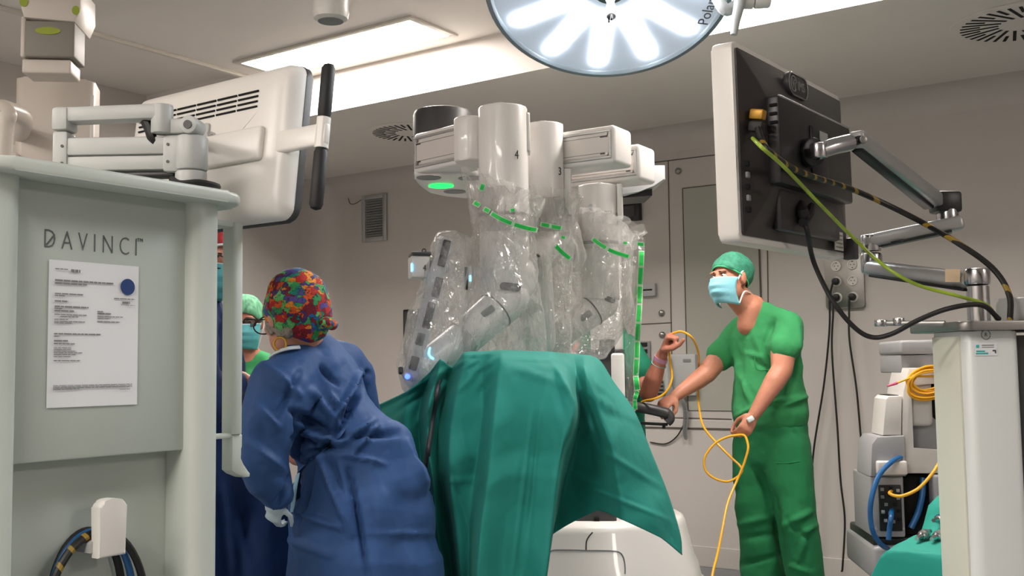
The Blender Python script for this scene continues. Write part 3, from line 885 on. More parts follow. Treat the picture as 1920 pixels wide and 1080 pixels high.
T = Matrix.Rotation(-ta, 4, 'Z') @ Matrix.Translation((0, RD - .046, .0046)) @ Matrix.Rotation(math.radians(188), 4, 'Z')
link('lettering', text_mesh('Polaris', .042, LF @ T, .0004), M_print, t, smooth=0)
# yoke, lever and suspension
k0 = P(1362, 26, 2.70); k1 = P(1392, -4, 2.74)
MB().tube(crs([P(1330, -40, 2.74), P(1356, 15, 2.70), P(1378, 12, 2.72), k1], 6), .016, 12).obj('yoke', M_lgrey, t)
m = MB(); m.tube([P(1390, -30, 2.70), P(1386, 10, 2.69), P(1379, 40, 2.68), P(1376, 65, 2.68)], [.016, .015, .012, .009], 12); m.obj('lever', M_lgrey, t)
m = MB(); m.cyl(P(1385, -2, 2.72), P(1412, -2, 2.72), .026, n=24, bev=.003); m.obj('pivot_barrel', M_white, t)
m = MB(); m.cyl(P(1413, -2, 2.72), P(1443, -4, 2.72), .026, n=24, bev=.005); m.obj('pivot_cap', M_white, t)
top = P(1430, -200, 2.8)
m = MB(); m.tube(crs([P(1430, -5, 2.74), P(1440, -70, 2.78), V((top.x, top.y, Z_UP - .12)), V((top.x, top.y, Z_UP))], 6), .022, 14); m.obj('suspension_arm', M_white, t)

# ------------------------------------------------------------------ monitor seen from behind on the right
M_glossy = pm('monitor_back_black', (50, 45, 45), .33, var=.05, spec=.5)
M_matblk = pm('monitor_pod_black', (34, 32, 33), .38, var=.05)
tl, tr, bl = P(1374, 76, 1.99), P(1577, 184, 2.50), P(1386, 452, 1.99)
mx = (tr - tl); MW = mx.length; mzv = (tl - bl); MH = mzv.length
MF = frame(bl, mx, z=mzv)              # x right (away), z up, -y... out of the back is +/-y
nb = MF.col[1].to_3d()
sgn = -1 if nb.dot(CAM - bl) < 0 else 1   # sgn*y points at the viewer
MF = MF @ Matrix.Diagonal((1, sgn, 1, 1)) if sgn > 0 else MF @ Matrix.Diagonal((1, -1, 1, 1))
# now local +y points towards the viewer; the frame is mirrored, so build with symmetric pieces
t = thing('monitor', 'black-backed monitor in a white frame on a steel swing arm', 'monitor', bl.lerp(tr, .5) - UP * .2)
def MP(y): return MF @ Matrix(((1, 0, 0, MW / 2), (0, 0, 1, y), (0, 1, 0, MH / 2), (0, 0, 0, 1)))
MB(MP(0)).prism(rrect(MW, MH, .016, 5), -.042, 0, .004, 2).obj('frame', M_white, t)
MB(MP(0)).prism(rrect(MW - .03, MH - .03, .01, 4), -.044, -.040).obj('screen', M_black, t)
rows = []
for ins, y in ((.012, .0005), (.012, .004), (.07, .022), (.12, .030)):
    rows.append([(x, z, y) for x, z in rrect(MW - 2 * ins, MH - 2 * ins, .006, 2)])
m = MB(MP(0)); m.grid(rows, True); m.f.append(tuple(range(len(m.v) - len(rows[-1]), len(m.v))))
m.obj('back_cover', M_glossy, t, 20)
# centre pod
MB(MF).box((MW * .50, .036, MH * .525), (MW * .69, .030, MH * .45), .006).obj('pod', M_matblk, t)
MB(MF).box((MW * .50, .050, MH * .748), (MW * .68, .003, .004), .001, 1).obj('pod_edge_highlight', M_chrome, t)  # thin steel strip standing in for the highlight along the pod's top bevel
MB(MF).box((MW * .50, .022, MH * .185), (MW * .56, .02, MH * .22), .008).obj('lower_recess', M_glossy, t)
for k in range(3):
    MB(MF).box((MW * .155 - .001, .040, MH * .70 - k * .017), (.004, .016, .006), .001, 1).obj('vent', M_hole, t, smooth=0)
def MPT(px, py, y):
    n_ = MF.col[1].to_3d().normalized()
    return hit(px, py, n_, n_.dot(MF @ V((0, y, 0))))
# badge
bc = MF.inverted() @ hit(1489, 163, MF.col[1].to_3d().normalized(), MF.col[1].to_3d().normalized().dot(MF @ V((0, .016, 0))))
BM_ = MF @ Matrix.Translation((bc.x, .0165, bc.z)) @ Matrix(((1, 0, 0, 0), (0, 0, 1, 0), (0, 1, 0, 0), (0, 0, 0, 1)))
bd = MB(BM_).prism(rrect(.112, .050, .024, 6), -.004, .008, .002).obj('badge', M_dgrey, t)
MB(BM_).tube([(x, y, .009) for x, y in rrect(.108, .046, .022, 6)], .0016, 6, True).obj('badge_rim', M_chrome, bd)
MB(BM_).tube([(-.026 + .016 * math.cos(a), .001 + .016 * math.sin(a), .0085) for a in np.linspace(.2, 5.6, 22)], .0011, 6).obj('badge_ring', M_alu, bd)
tm = Matrix.Diagonal((1, 1, 1, 1))
link('badge_lettering', text_mesh('IMS', .028, BM_ @ Matrix.Translation((.016, 0, .0085)), .0008, .95), M_alu, bd, smooth=0)
link('badge_lettering', text_mesh('Vj', .030, BM_ @ Matrix.Translation((-.026, 0, .0085)), .0008, .8), M_alu, bd, smooth=0)
# ports, sticker, hinge and plugs
for k in range(5):
    MB(MF).box((.030, .009, MH * .16 + k * .022), (.012, .008, .012), .002).obj('port', M_grey if k in (1, 3) else M_hole, t, smooth=0)
sk = MB(MF).box((MW * .825, .0175, MH * .085), (.055, .002, .042)).obj('sticker', M_offwhite, t, smooth=0)
for k in range(4):
    MB(MF).box((MW * .825, .019, MH * .085 - .014 + k * .009), (.044, .001, .003)).obj('sticker_line', M_grey, sk, smooth=0)
MB(MF).box((MW - .012, .012, MH * .055), (.03, .03, .05), .004).obj('corner_clip', M_dgrey, t)
vp = MF @ V((MW * .60, .072, MH * .56))
MB(MF).box((MW * .50, .053, MH * .53), (.10, .004, .10), .002).obj('vesa_plate', M_black, t)
MB(MF).box((MW * .53, .0565, MH * .60), (.045, .003, .035), .001).obj('vesa_label', M_lgrey, t, smooth=0)
for k, (px, py) in enumerate(((1421, 215), (1419, 238))):
    c = MPT(px, py, .03)
    MB(frame(c, mx, z=(.25, 0, 1))).box((0, 0, 0), (.022, .028, .020), .004).obj('connector', pm('connector_brass', (176, 132, 44), .4, metal=.4) if k == 0 else M_rubber, t)
m = MB(); m.tube(crs([MPT(1500, 385, .03), MPT(1505, 398, .045), MPT(1508, 412, .04)], 4), .012, 10); m.tube(crs([MPT(1520, 388, .03), MPT(1518, 400, .045), MPT(1506, 418, .045)], 4), .010, 10); m.obj('power_plug', M_rubber, t)

# swing arm
t = thing('swing_mount', 'polished steel swing arm holding the black-backed monitor', 'monitor arm', P(1836, 605, 2.25))
def bar(name, p, q, w, h, mat, bev=.006, off=0.0, over=0.0):
    p, q = V(p), V(q)
    d = q - p
    f = frame(p, d)
    return MB(f).box((d.length / 2, off, 0), (d.length + over * 2, w, h), bev, 3).obj(name, mat, t)
m = MB(); m.cyl(MPT(1512, 288, .052), MPT(1528, 285, .074), .030, n=24, bev=.004); m.obj('tilt_plate', M_black, t)
kc = MPT(1535, 284, .092); kd = kc.y
m = MB(); m.cyl(kc - UP * .014, kc + UP * .016, .017, n=20, bev=.003); m.obj('tilt_knuckle', M_chrome, t)
m = MB(); m.tube(crs([P(1530, 285, kd), P(1562, 275, kd + .01), P(1594, 267, kd + .03)], 5), .017, 14); m.obj('fork', M_chrome, t)
bar('fork_link', P(1585, 270, kd + .03), P(1612, 262, kd + .05), .03, .018, M_black)
bar('spring_arm', P(1608, 262, kd + .05), P(1756, 376, 2.46), .034, .034, M_alu, .008, 0, .012)
pA, pB = P(1606, 275, kd + .055), P(1742, 386, 2.46)
bar('arm_lower_cover', pA, pB, .026, .020, M_black, .006)
for px, py, dd in ((1617, 263, kd + .03), (1746, 369, 2.43)):
    m = MB(); c = P(px, py, dd); m.cyl(c, c + V((0, -.008, 0)), .008, n=16, bev=.002); m.obj('pivot_screw', M_steel, t)
MB(frame(P(1772, 380, 2.47), (1, .1, 0))).box((0, 0, 0), (.062, .05, .05), .008).obj('elbow_housing', M_black, t)
e0 = P(1776, 392, 2.47); e1 = P(1776, 428, 2.47)
m = MB(); m.cyl(e0, V((e0.x, e0.y, e1.z)), .025, n=24, bev=.003); m.obj('elbow_pivot', M_chrome, t)
bar('upper_link', P(1790, 420, 2.46), P(1635, 452, 2.52), .05, .032, M_alu, .010, 0, .02)
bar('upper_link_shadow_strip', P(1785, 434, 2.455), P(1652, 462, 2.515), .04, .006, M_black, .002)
MB(frame(P(1682, 453, 2.475), (1, 0, .19))).box((0, 0, 0), (.03, .006, .006), .002).obj('link_slot', M_black, t)
j0 = P(1632, 441, 2.52); j1 = P(1632, 472, 2.52); j2 = P(1632, 512, 2.52)
m = MB(); m.cyl(j0, V((j0.x, j0.y, j1.z)), .024, n=24, bev=.003); m.obj('middle_pivot', M_chrome, t)
m = MB(); m.cyl(V((j0.x, j0.y, j1.z - .003)), V((j0.x, j0.y, j2.z)), .025, n=24, bev=.006); m.obj('middle_pivot_base', M_chrome, t)
bar('lower_link', P(1634, 502, 2.52), P(1830, 528, 2.27), .05, .036, M_alu, .012, 0, .01)
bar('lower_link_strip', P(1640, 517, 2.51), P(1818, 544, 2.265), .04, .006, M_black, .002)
c = P(1786, 517, 2.27)
MB(frame(c, (1, -.4, -.05))).box((0, 0, 0), (.030, .004, .028), .001).obj('tape_patch', pm('masking_tape', (216, 192, 158), .7), t, smooth=0)
p0 = P(1836, 604, 2.25); p1 = P(1836, 537, 2.25); p2 = P(1836, 503, 2.25)
m = MB(); m.cyl(p0 - UP * .005, V((p0.x, p0.y, p1.z)), .023, n=26); m.obj('post', M_chrome, t)
m = MB(); m.cyl(V((p0.x, p0.y, p1.z + .002)), V((p0.x, p0.y, p2.z)), .026, n=26, bev=.006); m.obj('post_cap', M_chrome, t)

# ------------------------------------------------------------------ white cart under the arm
M_rc = pm('cart_white_gloss', (222, 226, 224), .3, var=.012, scale=2)
M_rcs = pm('cart_cream_side', (212, 214, 198), .4, var=.012, scale=2)
zt = p0.z
t = thing('equipment_cart', 'tall white cart column with a steel top plate and a round emblem', 'cart', (p0.x, p0.y + .05, 0))
c = P(1848, 640, 2.16)
RC = frame((c.x, c.y, 0), (1, .10, 0))
sx = 2.2 / F
MB(RC).prism([(x + 16 * sx, y + .075) for x, y in rrect(104 * sx, .15, .02, 6)], .05, zt - .021, .004).obj('front_column', M_rc, t)
MB(RC).box((-37.5 * sx, .080, (zt + .02) / 2), (.006, .11, zt - .08), .002).obj('side_panel', M_rcs, t)
MB(RC).prism([(x + 130 * sx, y + .16) for x, y in rrect(130 * sx, .26, .02, 4)], .05, zt - .03).obj('dark_bay', M_dgrey, t)
MB(RC).prism([(x + .10, y + .09) for x, y in rrect(.33, .24, .025, 6)], zt - .020, zt - .002, .003).obj('top_plate', M_steel, t)
MB(RC).box((.02, .14, .03), (.30, .44, .05), .015).obj('base', M_lgrey, t)
em = RC.inverted() @ P(1843, 628, 2.17)
EF = RC @ Matrix.Translation((em.x, -.0012, em.z)) @ Matrix.Rotation(math.radians(90), 4, 'X')
e = MB(EF).tube([(.0095 * math.cos(a), .0095 * math.sin(a), 0) for a in np.linspace(0, 6.1, 30)], .0009, 6).obj('emblem', M_grey, t)
link('emblem_letter', text_mesh('R', .011, EF, .0006), M_grey, e, smooth=0)
em = RC.inverted() @ P(1843, 655, 2.17)
EF = RC @ Matrix.Translation((em.x, -.0012, em.z)) @ Matrix.Rotation(math.radians(90), 4, 'X')
st = MB(EF).box((0, 0, 0), (.046, .026, .0012)).obj('sticker', M_paper, t, smooth=0)
M_teal_ink = pm('teal_ink', (40, 176, 176), .6)
for x, y, a, b, mt in ((-.012, -.004, .018, .003, M_teal_ink), (-.009, -.0085, .026, .003, M_teal_ink), (.004, .008, .026, .002, M_grey), (.004, .004, .026, .0015, M_grey), (.017, -.003, .007, .003, M_dgrey), (.0195, -.006, .0025, .005, M_dgrey), (-.018, .006, .006, .006, M_teal_ink)):
    MB(EF).box((x, y, .0009), (a, b, .0006)).obj('sticker_print', mt, st, smooth=0)
# clamp on a rail
c0, c1 = P(1652, 606, 2.28), P(1772, 606, 2.2)
t = thing('rail_clamp', 'small steel clamp on a short rail beside the white cart', 'clamp', c0)
m = MB(); m.tube([c0, c1], .006, 10); m.obj('rail', M_steel, t)
m = MB(); m.cyl(c0 - UP * .007, c0 + UP * .007, .014, n=20, bev=.002); m.obj('knob', M_chrome, t)
c2 = P(1685, 604, 2.26)
m = MB(); m.cyl(c2 - UP * .007, c2 + UP * .009, .012, n=18, bev=.002); m.obj('knob', M_chrome, t)
# grey camera head lying on the top plate
c = P(1918, 575, 2.24)
t = thing('camera_head', 'light grey rounded device head resting on the white cart', 'device', (c.x, c.y, zt))
m = MB(frame((c.x, c.y, zt - .003), (1, .2, 0)))
m.prism(rrect(.085, .10, .03, 6), .0, .052, .014, 3); m.obj('housing', M_lgrey, t)
m = MB(); m.cyl(c + V((0, -.051, .004)), c + V((0, -.046, .004)), .013, n=20); m.obj('dial', M_grey, t)
# cables from the monitor
M_yg = pm('yellow_green_cable', (150, 176, 50), .4, var=.35, scale=20)
def cable(name, pts, r, mat, label, sub=8, group=None, n=10):
    return tag(MB().tube(crs([(P(*p) if p[2] > .5 else MPT(*p)) for p in pts], sub), r, n).obj(name, mat), label, 'cable', group)
cable('ground_cable', [(1411, 259, .020), (1414, 262, .050), (1430, 278, .082), (1470, 313, .088), (1540, 386, .092), (1600, 446, 2.25), (1660, 500, 2.15), (1720, 534, 2.13), (1800, 556, 2.12), (1850, 572, 2.13), (1869, 599, 2.16)], .0036, M_yg, 'thin yellow-green earth cable from the black-backed monitor to the cart')
cable('video_cable', [(1421, 240, .035), (1428, 262, .045), (1445, 287, .065), (1500, 322, .068), (1600, 356, .09), (1700, 402, 2.3), (1790, 452, 2.2), (1860, 502, 2.18), (1892, 552, 2.16), (1894, 600, 2.16)], .0062, M_tracer, 'thick black cable with yellow tracer from the black-backed monitor to the cart')
cable('power_cable', [(1507, 414, .04), (1514, 435, .05), (1526, 492, 2.24), (1560, 562, 2.2), (1600, 612, 2.2), (1634, 632, 2.2), (1672, 626, 2.18), (1722, 600, 2.14), (1780, 578, 2.1), (1840, 572, 2.1), (1873, 598, 2.14)], .0052, M_rubber, 'plain black cable drooping from the black-backed monitor to the cart')

# ------------------------------------------------------------------ console with ports behind the white cart
M_con = pm('console_white', (214, 210, 206), .36, var=.015, scale=2)
M_cong = pm('console_grey', (150, 150, 152), .45, var=.02)
D = 4.3
sx = D / F
o = P(1700, 1000, D); o.z = 0
CF = frame(o, (1, -.10, 0))
def cx(px): return (px - 1700) * sx
def cz(py): return P(1700, py, D).z
t = thing('surgeon_console', 'white and grey console with a rear port panel behind the white cart', 'console', o + V((.1, .2, 0)))
def cbox(name, x0, x1, y0, y1, d0, d1, mat, bev=.012, parent=None):
    return MB(CF).box(((cx(x0) + cx(x1)) / 2, (d0 + d1) / 2, (cz(y0) + cz(y1)) / 2), (cx(x1) - cx(x0), d1 - d0, cz(y0) - cz(y1)), bev, 3).obj(name, mat, parent or t)
cbox('hood_top', 1711, 1800, 637, 664, .08, .45, M_cong, .012)
cbox('hood', 1713, 1800, 665, 700, .10, .45, M_cong, .006)
fr = [(1697, 888), (1704, 735), (1716, 690), (1800, 690), (1800, 720), (1722, 720), (1716, 735), (1716, 842), (1800, 846), (1800, 888)]
MB(CF @ Matrix(((1, 0, 0, 0), (0, 0, -1, .26), (0, 1, 0, 0), (0, 0, 0, 1)))).prism([(cx(x), cz(y)) for x, y in fr], 0, .26, .006).obj('shell', M_con, t)
cbox('shell_pad', 1717, 1760, 690, 800, .02, .12, M_con, .02)
cbox('arm_bay', 1716, 1800, 722, 846, .16, .25, M_hole, .0)
for px, py, r in ((1745, 812, .075), (1757, 832, .05)):
    c = CF @ V((cx(px), .13, cz(py))); m = MB(); m.cyl(c, c + V((-.01, -.06, 0)), r, n=28, bev=.01); m.obj('joint_disc', M_cong, t)
MB(CF @ Matrix(((1, 0, 0, 0), (0, 0, -1, .20), (0, 1, 0, 0), (0, 0, 0, 1)))).prism([(cx(x), cz(y)) for x, y in ((1664, 816), (1672, 748), (1678, 742), (1702, 742), (1698, 816))], 0, .2, .006).obj('arm_rest', M_con, t)
MB(CF).box(((cx(1678) + cx(1700)) / 2, .1, cz(743)), (cx(1700) - cx(1680), .15, .01), .003).obj('arm_rest_slot', M_hole, t)
MB(CF @ Matrix(((1, 0, 0, 0), (0, 0, -1, .22), (0, 1, 0, 0), (0, 0, 0, 1)))).prism([(cx(x), cz(y)) for x, y in ((1636, 892), (1640, 832), (1650, 818), (1700, 816), (1700, 892))], 0, .25, .008).obj('step_housing', M_cong, t)
cbox('step_tread', 1646, 1700, 862, 888, -.06, .1, M_con, .008)
cbox('port_box', 1636, 1696, 892, 1006, -.02, .30, M_cong, .008)
pp = cbox('port_panel', 1650, 1690, 908, 994, -.028, -.012, M_black, .003)
random.seed(9)
for k, (px, py) in enumerate(((1656, 916), (1672, 914), (1684, 918), (1656, 930), (1670, 926), (1684, 932), (1662, 944), (1678, 944), (1656, 958), (1668, 960), (1684, 956), (1660, 974), (1674, 976), (1685, 972))):
    cbox('port', px - 3, px + 3, py - 3, py + 3, -.033, -.026, [M_grey, M_hole, M_alu][k % 3], .001, pp)
for px, py in ((1643, 912), (1643, 990), (1692, 990)):
    c = CF @ V((cx(px), -.02, cz(py))); m = MB(); m.cyl(c, c + V((0, -.004, 0)), .005, n=10); m.obj('screw', M_alu, t)
cbox('dark_bay', 1697, 1750, 893, 1006, .05, .30, M_hole, .004)
cbox('side_panel', 1750, 1830, 890, 1010, -.02, .30, M_cong, .012)
cbox('foot', 1640, 1830, 1008, 1026, .0, .45, M_black, .01)
cbox('base', 1636, 1830, 1022, 1090, -.03, .5, M_cong, .02)
# cables on the console
M_ycable = pm('yellow_fibre_cable', (240, 176, 40), .4, var=.06)
cable('blue_cable', [(1693, 856, 4.295), (1672, 866, 4.215), (1648, 892, 4.18), (1634, 935, 4.16), (1632, 970, 4.16), (1638, 1000, 4.16), (1652, 1021, 4.19), (1664, 1028, 4.275)], .010, M_blue_cable, 'blue cable curving around the left side of the console port box')
cable('blue_cable', [(1672, 956, 4.285), (1671, 970, 4.22), (1668, 990, 4.22), (1666, 1012, 4.22)], .010, M_blue_cable, 'short blue cable plugged into the console port panel')
cable('blue_cable', [(1731, 896, 4.33), (1729, 930, 4.32), (1721, 962, 4.32), (1708, 990, 4.32)], .012, M_blue_cable, 'blue cable crossing the dark bay of the console')
cable('yellow_cable', [(1763, 864, 4.2), (1748, 888, 4.18), (1722, 916, 4.17), (1695, 929, 4.17), (1680, 930, 4.18), (1668, 925, 4.22), (1672, 920, 4.285)], .0065, M_ycable, 'yellow cable plugged into the console port panel')
pts = []
random.seed(12)
for i in range(10 * 26):
    a = 2 * math.pi * i / 26
    k = i / 26
    rx = 36 + 4 * math.sin(k * 2.1) ; ry = 24 + 5 * math.sin(k * 1.7 + 1)
    px = 1741 + rx * math.cos(a) + 3 * math.sin(k * 3.3); py = 716 + ry * math.sin(a) - .35 * rx * math.cos(a) * .4 + (10 * math.sin(k * 1.3) if math.sin(a) > 0 else 2 * math.sin(k))
    pts.append(P(px, py, 4.268 + .010 * math.sin(k * 2.7)))
pts += [P(*p) for p in ((1712, 706, 4.27), (1698, 712, 4.25), (1682, 718, 4.23))]
t = thing('yellow_cable_coil', 'hank of yellow fibre cable hung on the console with a pink tip', 'cable', P(1741, 740, 4.2))
MB().tube(pts, .0042, 6).obj('coil', M_ycable, t)
m = MB(); m.cyl(P(1682, 718, 4.23), P(1664, 724, 4.22), .006, .004, n=10); m.obj('tip_cap', pm('pink_cap', (226, 90, 130), .5), t)

# ------------------------------------------------------------------ patient-side robot
M_rob = pm('robot_white', (232, 229, 226), .3, var=.012, scale=3, coat=.2)
M_robg = pm('robot_pale_grey', (196, 198, 200), .4, var=.02)
M_slot = pm('robot_slot_panel', (214, 208, 204), .4, var=.02)
M_green = emit('green_light_ring', (40, 235, 100), 1.3)
M_cyan = emit('cyan_light', (90, 200, 255), 5.0)
ro = P(1120, 1000, 4.75); ro.z = 0
robot = thing('surgical_robot', 'white four-armed surgical robot under clear plastic drapes', 'robot', ro)
t = robot
UD = V((-.845, .535, 0)).normalized()        # beams run left and away
def beam(pr, dr, L, ytop, ybot, dirv, thick, panel_end, name='setup_beam', reach=0.0):
    """square beam from pixel column pr at depth dr, running L metres along dirv; panel faces the viewer."""
    a = P(pr, (ytop + ybot) / 2, dr)
    h = (P(pr, ytop, dr) - P(pr, ybot, dr)).length
    f = frame(a, -V(dirv))
    # local x points right (towards viewer side), y away
    b = MB(f).box((-L / 2, thick / 2, 0), (L, thick, h), .016, 3).obj(name, M_rob, t)
    x0, x1 = -L + .012, -.012
    m = MB(f)
    for c, s in ((((x0 + x1) / 2, h * .5 - .022), (x1 - x0, .010)), (((x0 + x1) / 2, -h * .5 + .022), (x1 - x0, .010)), ((x0 + .005, 0), (.010, h - .05)), ((x1 - .005, 0), (.010, h - .05))):
        m.box((c[0], -.002, c[1]), (s[0], .008, s[1]), .002, 1)
    m.obj('slot_frame', M_alu, b, smooth=0)
    MB(f).box(((x0 + x1) / 2, -.0005, 0), (x1 - x0 - .02, .004, h - .06), .001, 1).obj('slot_panel', M_slot, b, smooth=0)
    for z in (h * .22, -h * .22):
        MB(f).box(((x0 + x1) / 2, -.0028, z), (x1 - x0 - .03, .001, .0022)).obj('groove', M_grey, b, smooth=0)
        xe = x0 + .02 if panel_end == 'l' else x1 - .03
        MB(f).box((xe, -.0032, z - .003), (.03, .001, .005)).obj('groove_end', M_dgrey, b, smooth=0)
    for z in (h * .5 - .034, -h * .5 + .034):
        xe = x0 + .018 if panel_end == 'l' else x1 - .018
        c = f @ V((xe, -.004, z)); m = MB(); m.cyl(c, c + f.to_3x3() @ V((0, -.004, 0)), .006, n=10); m.obj('screw', M_steel, b)
    return f, h
D4 = V((-.717, .697, 0))
f4, h4 = beam(898, 3.74, .36, 220, 300, D4, .15, 'l')
f3, h3 = beam(1152, 3.84, .27, 232, 304, UD, .15, 'r')
f2, h2 = beam(1199, 4.05, .32, 268, 336, UD, .15, 'r')
# boom head with recesses and green ring
zb = P(830, 340, 4.1).z
bc = P(838, 340, 4.10)
BF = frame((bc.x, bc.y, 0), (1, .0, 0))
bo = [(-.120, -.06), (-.07, -.12), (.10, -.12), (.26, .12), (.62, .30), (.60, .46), (.15, .44), (-.06, .34)]
bo = [(p[0], p[1]) for p in crs([(a, b) for a, b in bo], 5, True)]
boom = MB(BF).prism(bo, zb, zb + .10, .014, 3).obj('boom', M_rob, t)
def zdisc(px, py, rx, mat, name, parent, ring=False):
    c = PZ(px, py, zb)
    T = Matrix.Translation((c.x, c.y, zb))
    if ring: MB(T).lathe([(rx, .0), (rx, -.004), (rx * .82, -.004), (rx * .82, 0)], n=36).obj(name, mat, parent)
    else: MB(T).lathe([(rx * .05, -.0025), (rx, -.0025), (rx * 1.04, .001)], n=32).obj(name, mat, parent)
zdisc(804, 333, .046, M_grey, 'recess', boom); zdisc(882, 334, .046, M_grey, 'recess', boom); zdisc(853, 359, .046, M_grey, 'recess', boom)
zdisc(827, 348, .050, M_green, 'light_ring', boom, True)
zdisc(827, 348, .016, M_green, 'light_symbol', boom, True)
# pivot cap on top of the boom
cc = P(830, 240, 4.2)
T = Matrix.Translation((cc.x, cc.y, 0))
MB(T).lathe([(.118, zb + .06), (.118, P(830, 218, 4.2).z), (.112, P(830, 211, 4.2).z), (.095, P(830, 208, 4.2).z), (.001, P(830, 208, 4.2).z + .002)], n=44).obj('pivot_cap', M_dgrey, t)
# shoulder block of the nearest arm
def vcol(px, d, y0, y1, w, dep, name='arm_column', yaw=0.0, rad=.06):
    a = P(px, (y0 + y1) / 2, d)
    zt, zl = P(px, y0, d).z, P(px, y1, d).z
    f = frame((a.x, a.y, 0), (math.cos(yaw), math.sin(yaw), 0))
    o = MB(f).prism([(x, y + dep / 2) for x, y in rrect(w, dep, min(rad, w * .49, dep * .49), 8)], zl, zt, .008, 3).obj(name, M_rob, t)
    return f, zl, zt, o
vcol(868, 3.72, 217, 300, .11, .17, 'shoulder_block', -.5, .04)
fa, zl, zt, o4 = vcol(937, 3.62, 192, 560, .168, .19, 'arm_column', -.15, .075)
MB(fa).prism([(x, y + .095) for x, y in rrect(.171, .193, .076, 8)], P(937, 402, 3.62).z, P(937, 396, 3.62).z).obj('joint_ring', M_grey, o4)
vcol(986, 3.70, 210, 282, .03, .10, 'column_rib', 0, .008)
fb, zl3, zt3, o3 = vcol(1019, 3.88, 226, 470, .142, .17, 'arm_column', -.1, .065)
vcol(1064, 3.95, 316, 402, .030, .08, 'column_rib', 0, .006)
fc, zl1, zt1, o1 = vcol(1126, 4.06, 342, 560, .150, .18, 'arm_column', .0, .07)
vcol(1163, 4.08, 344, 410, .022, .08, 'column_rib', 0, .006)
fd, zl2, zt2, o2 = vcol(1085, 4.30, 345, 560, .14, .16, 'arm_column', 0, .06)
cm = fc.inverted() @ P(1109, 388, 4.06)
MB(fc @ Matrix.Translation((cm.x, .0065, cm.z)) @ Matrix.Rotation(math.radians(90), 4, 'X')).lathe([(.013, 0), (.013, .002), (.001, .002)], n=24).obj('round_cap', M_robg, o1)
MB(fc).prism([(x, y + .09) for x, y in rrect(.153, .183, .071, 8)], P(1126, 456, 4.06).z, P(1126, 450, 4.06).z).obj('joint_ring', M_grey, o1)
# arm numbers
def numeral(txt, f, px, py, d, size, o, y=-.001, rot=0):
    q = f.inverted() @ P(px, py, d)
    link('numeral', text_mesh(txt, size, f @ Matrix.Translation((q.x, y, q.z)) @ Matrix.Rotation(rot, 4, 'Z') @ Matrix.Rotation(math.radians(90), 4, 'X'), .001, .72), M_dgrey, o, smooth=0)
numeral('4', fa, 970, 292, 3.64, .044, o4, .016, .62)
numeral('3', fb, 1050, 322, 3.9, .042, o3, .024, .75)
# rear boom housing with dark underside
cc = P(1205, 350, 4.5)
RF = frame((cc.x, cc.y, 0), (1, .05, 0))
MB(RF @ Matrix(((1, 0, 0, 0), (0, 0, -1, .15), (0, 1, 0, 0), (0, 0, 0, 1)))).prism([((x - 1205) * 4.5 / F, P(1205, y, 4.5).z) for x, y in ((1120, 374), (1165, 372), (1190, 366), (1218, 356), (1240, 345), (1240, 318), (1120, 318))], 0, .25, .006).obj('boom_rear_cover', M_robg, t)
MB(RF @ Matrix(((1, 0, 0, 0), (0, 0, -1, .14), (0, 1, 0, 0), (0, 0, 0, 1)))).prism([((x - 1205) * 4.5 / F, P(1205, y, 4.5).z) for x, y in ((1120, 382), (1165, 374.5), (1218, 371), (1218, 358), (1190, 368), (1165, 373), (1120, 376))], 0, .2).obj('boom_underside', M_black, t)
def onrobot(px, py, off=.0):
    best = None
    for o in robot.children:
        if o.type != 'MESH' or o.name.split('.')[0] not in ('arm_column', 'elbow', 'lower_arm', 'wrist', 'instrument_rail'): continue
        p = snap(o, px, py, off)
        if p is not None and (best is None or p.y < best.y): best = p
    return best
# lower arms (under the plastic)
def link_arm(p, q, r0, r1, name='lower_arm', mat=None):
    m = MB(); ecap(m, p, q, r0, r1, n=24)
    return m.obj(name, mat or M_rob, t, 60)
la4 = link_arm(P(940, 560, 3.72), P(962, 520, 3.72), .085, .085, 'elbow')
l4 = link_arm(P(955, 560, 3.68), P(868, 636, 3.60), .070, .062)
link_arm(P(868, 636, 3.60), P(782, 700, 3.50), .062, .052, 'wrist')
def band(p, q, s, r, w, mat, name, o):
    p, q = V(p), V(q); d = (q - p).normalized(); c = p.lerp(q, s)
    m = MB(); m.cyl(c - d * w, c + d * w, r, n=32); m.obj(name, mat, o)
band(P(955, 560, 3.68), P(868, 636, 3.60), .30, .0695, .0025, M_dgrey, 'joint_line', l4)
m = MB(frame(onrobot(957, 538) - V((0, .006, 0)), (1, 0, -.12)))
m.prism([(x, z) for x, z in rrect(.072, .026, .0125, 6)], 0, .02, .003, M=Matrix(((1, 0, 0, 0), (0, 0, -1, .014), (0, 1, 0, 0), (0, 0, 0, 1))))
m.obj('sensor_window', M_black, t)
m = MB(frame(onrobot(915, 584), (1, 0, .75))); m.box((0, 0, 0), (.05, .02, .024), .006); m.obj('clutch_button', M_grey, t)
l3 = link_arm(P(1040, 440, 3.95), P(1004, 482, 3.85), .062, .058)
m = MB(frame(onrobot(1005, 478), (1, 0, -.4))); m.box((0, 0, 0), (.03, .01, .008), .003); m.obj('joint_line', M_dgrey, t)
link_arm(P(1004, 482, 3.85), P(1012, 640, 3.95), .058, .06)
l1 = link_arm(P(1130, 568, 4.13), P(1060, 618, 4.09), .062, .056)
band(P(1130, 568, 4.13), P(1060, 618, 4.09), .30, .063, .0025, M_dgrey, 'joint_line', l1)
link_arm(P(1060, 618, 4.09), P(1018, 662, 4.13), .056, .05, 'wrist')
m = MB(frame(onrobot(1143, 562) - V((0, .006, 0)), (1, 0, -.35))); m.prism([(x, z) for x, z in rrect(.042, .020, .0095, 5)], 0, .02, .003, M=Matrix(((1, 0, 0, 0), (0, 0, -1, .014), (0, 1, 0, 0), (0, 0, 0, 1)))); m.obj('sensor_window', M_black, t)
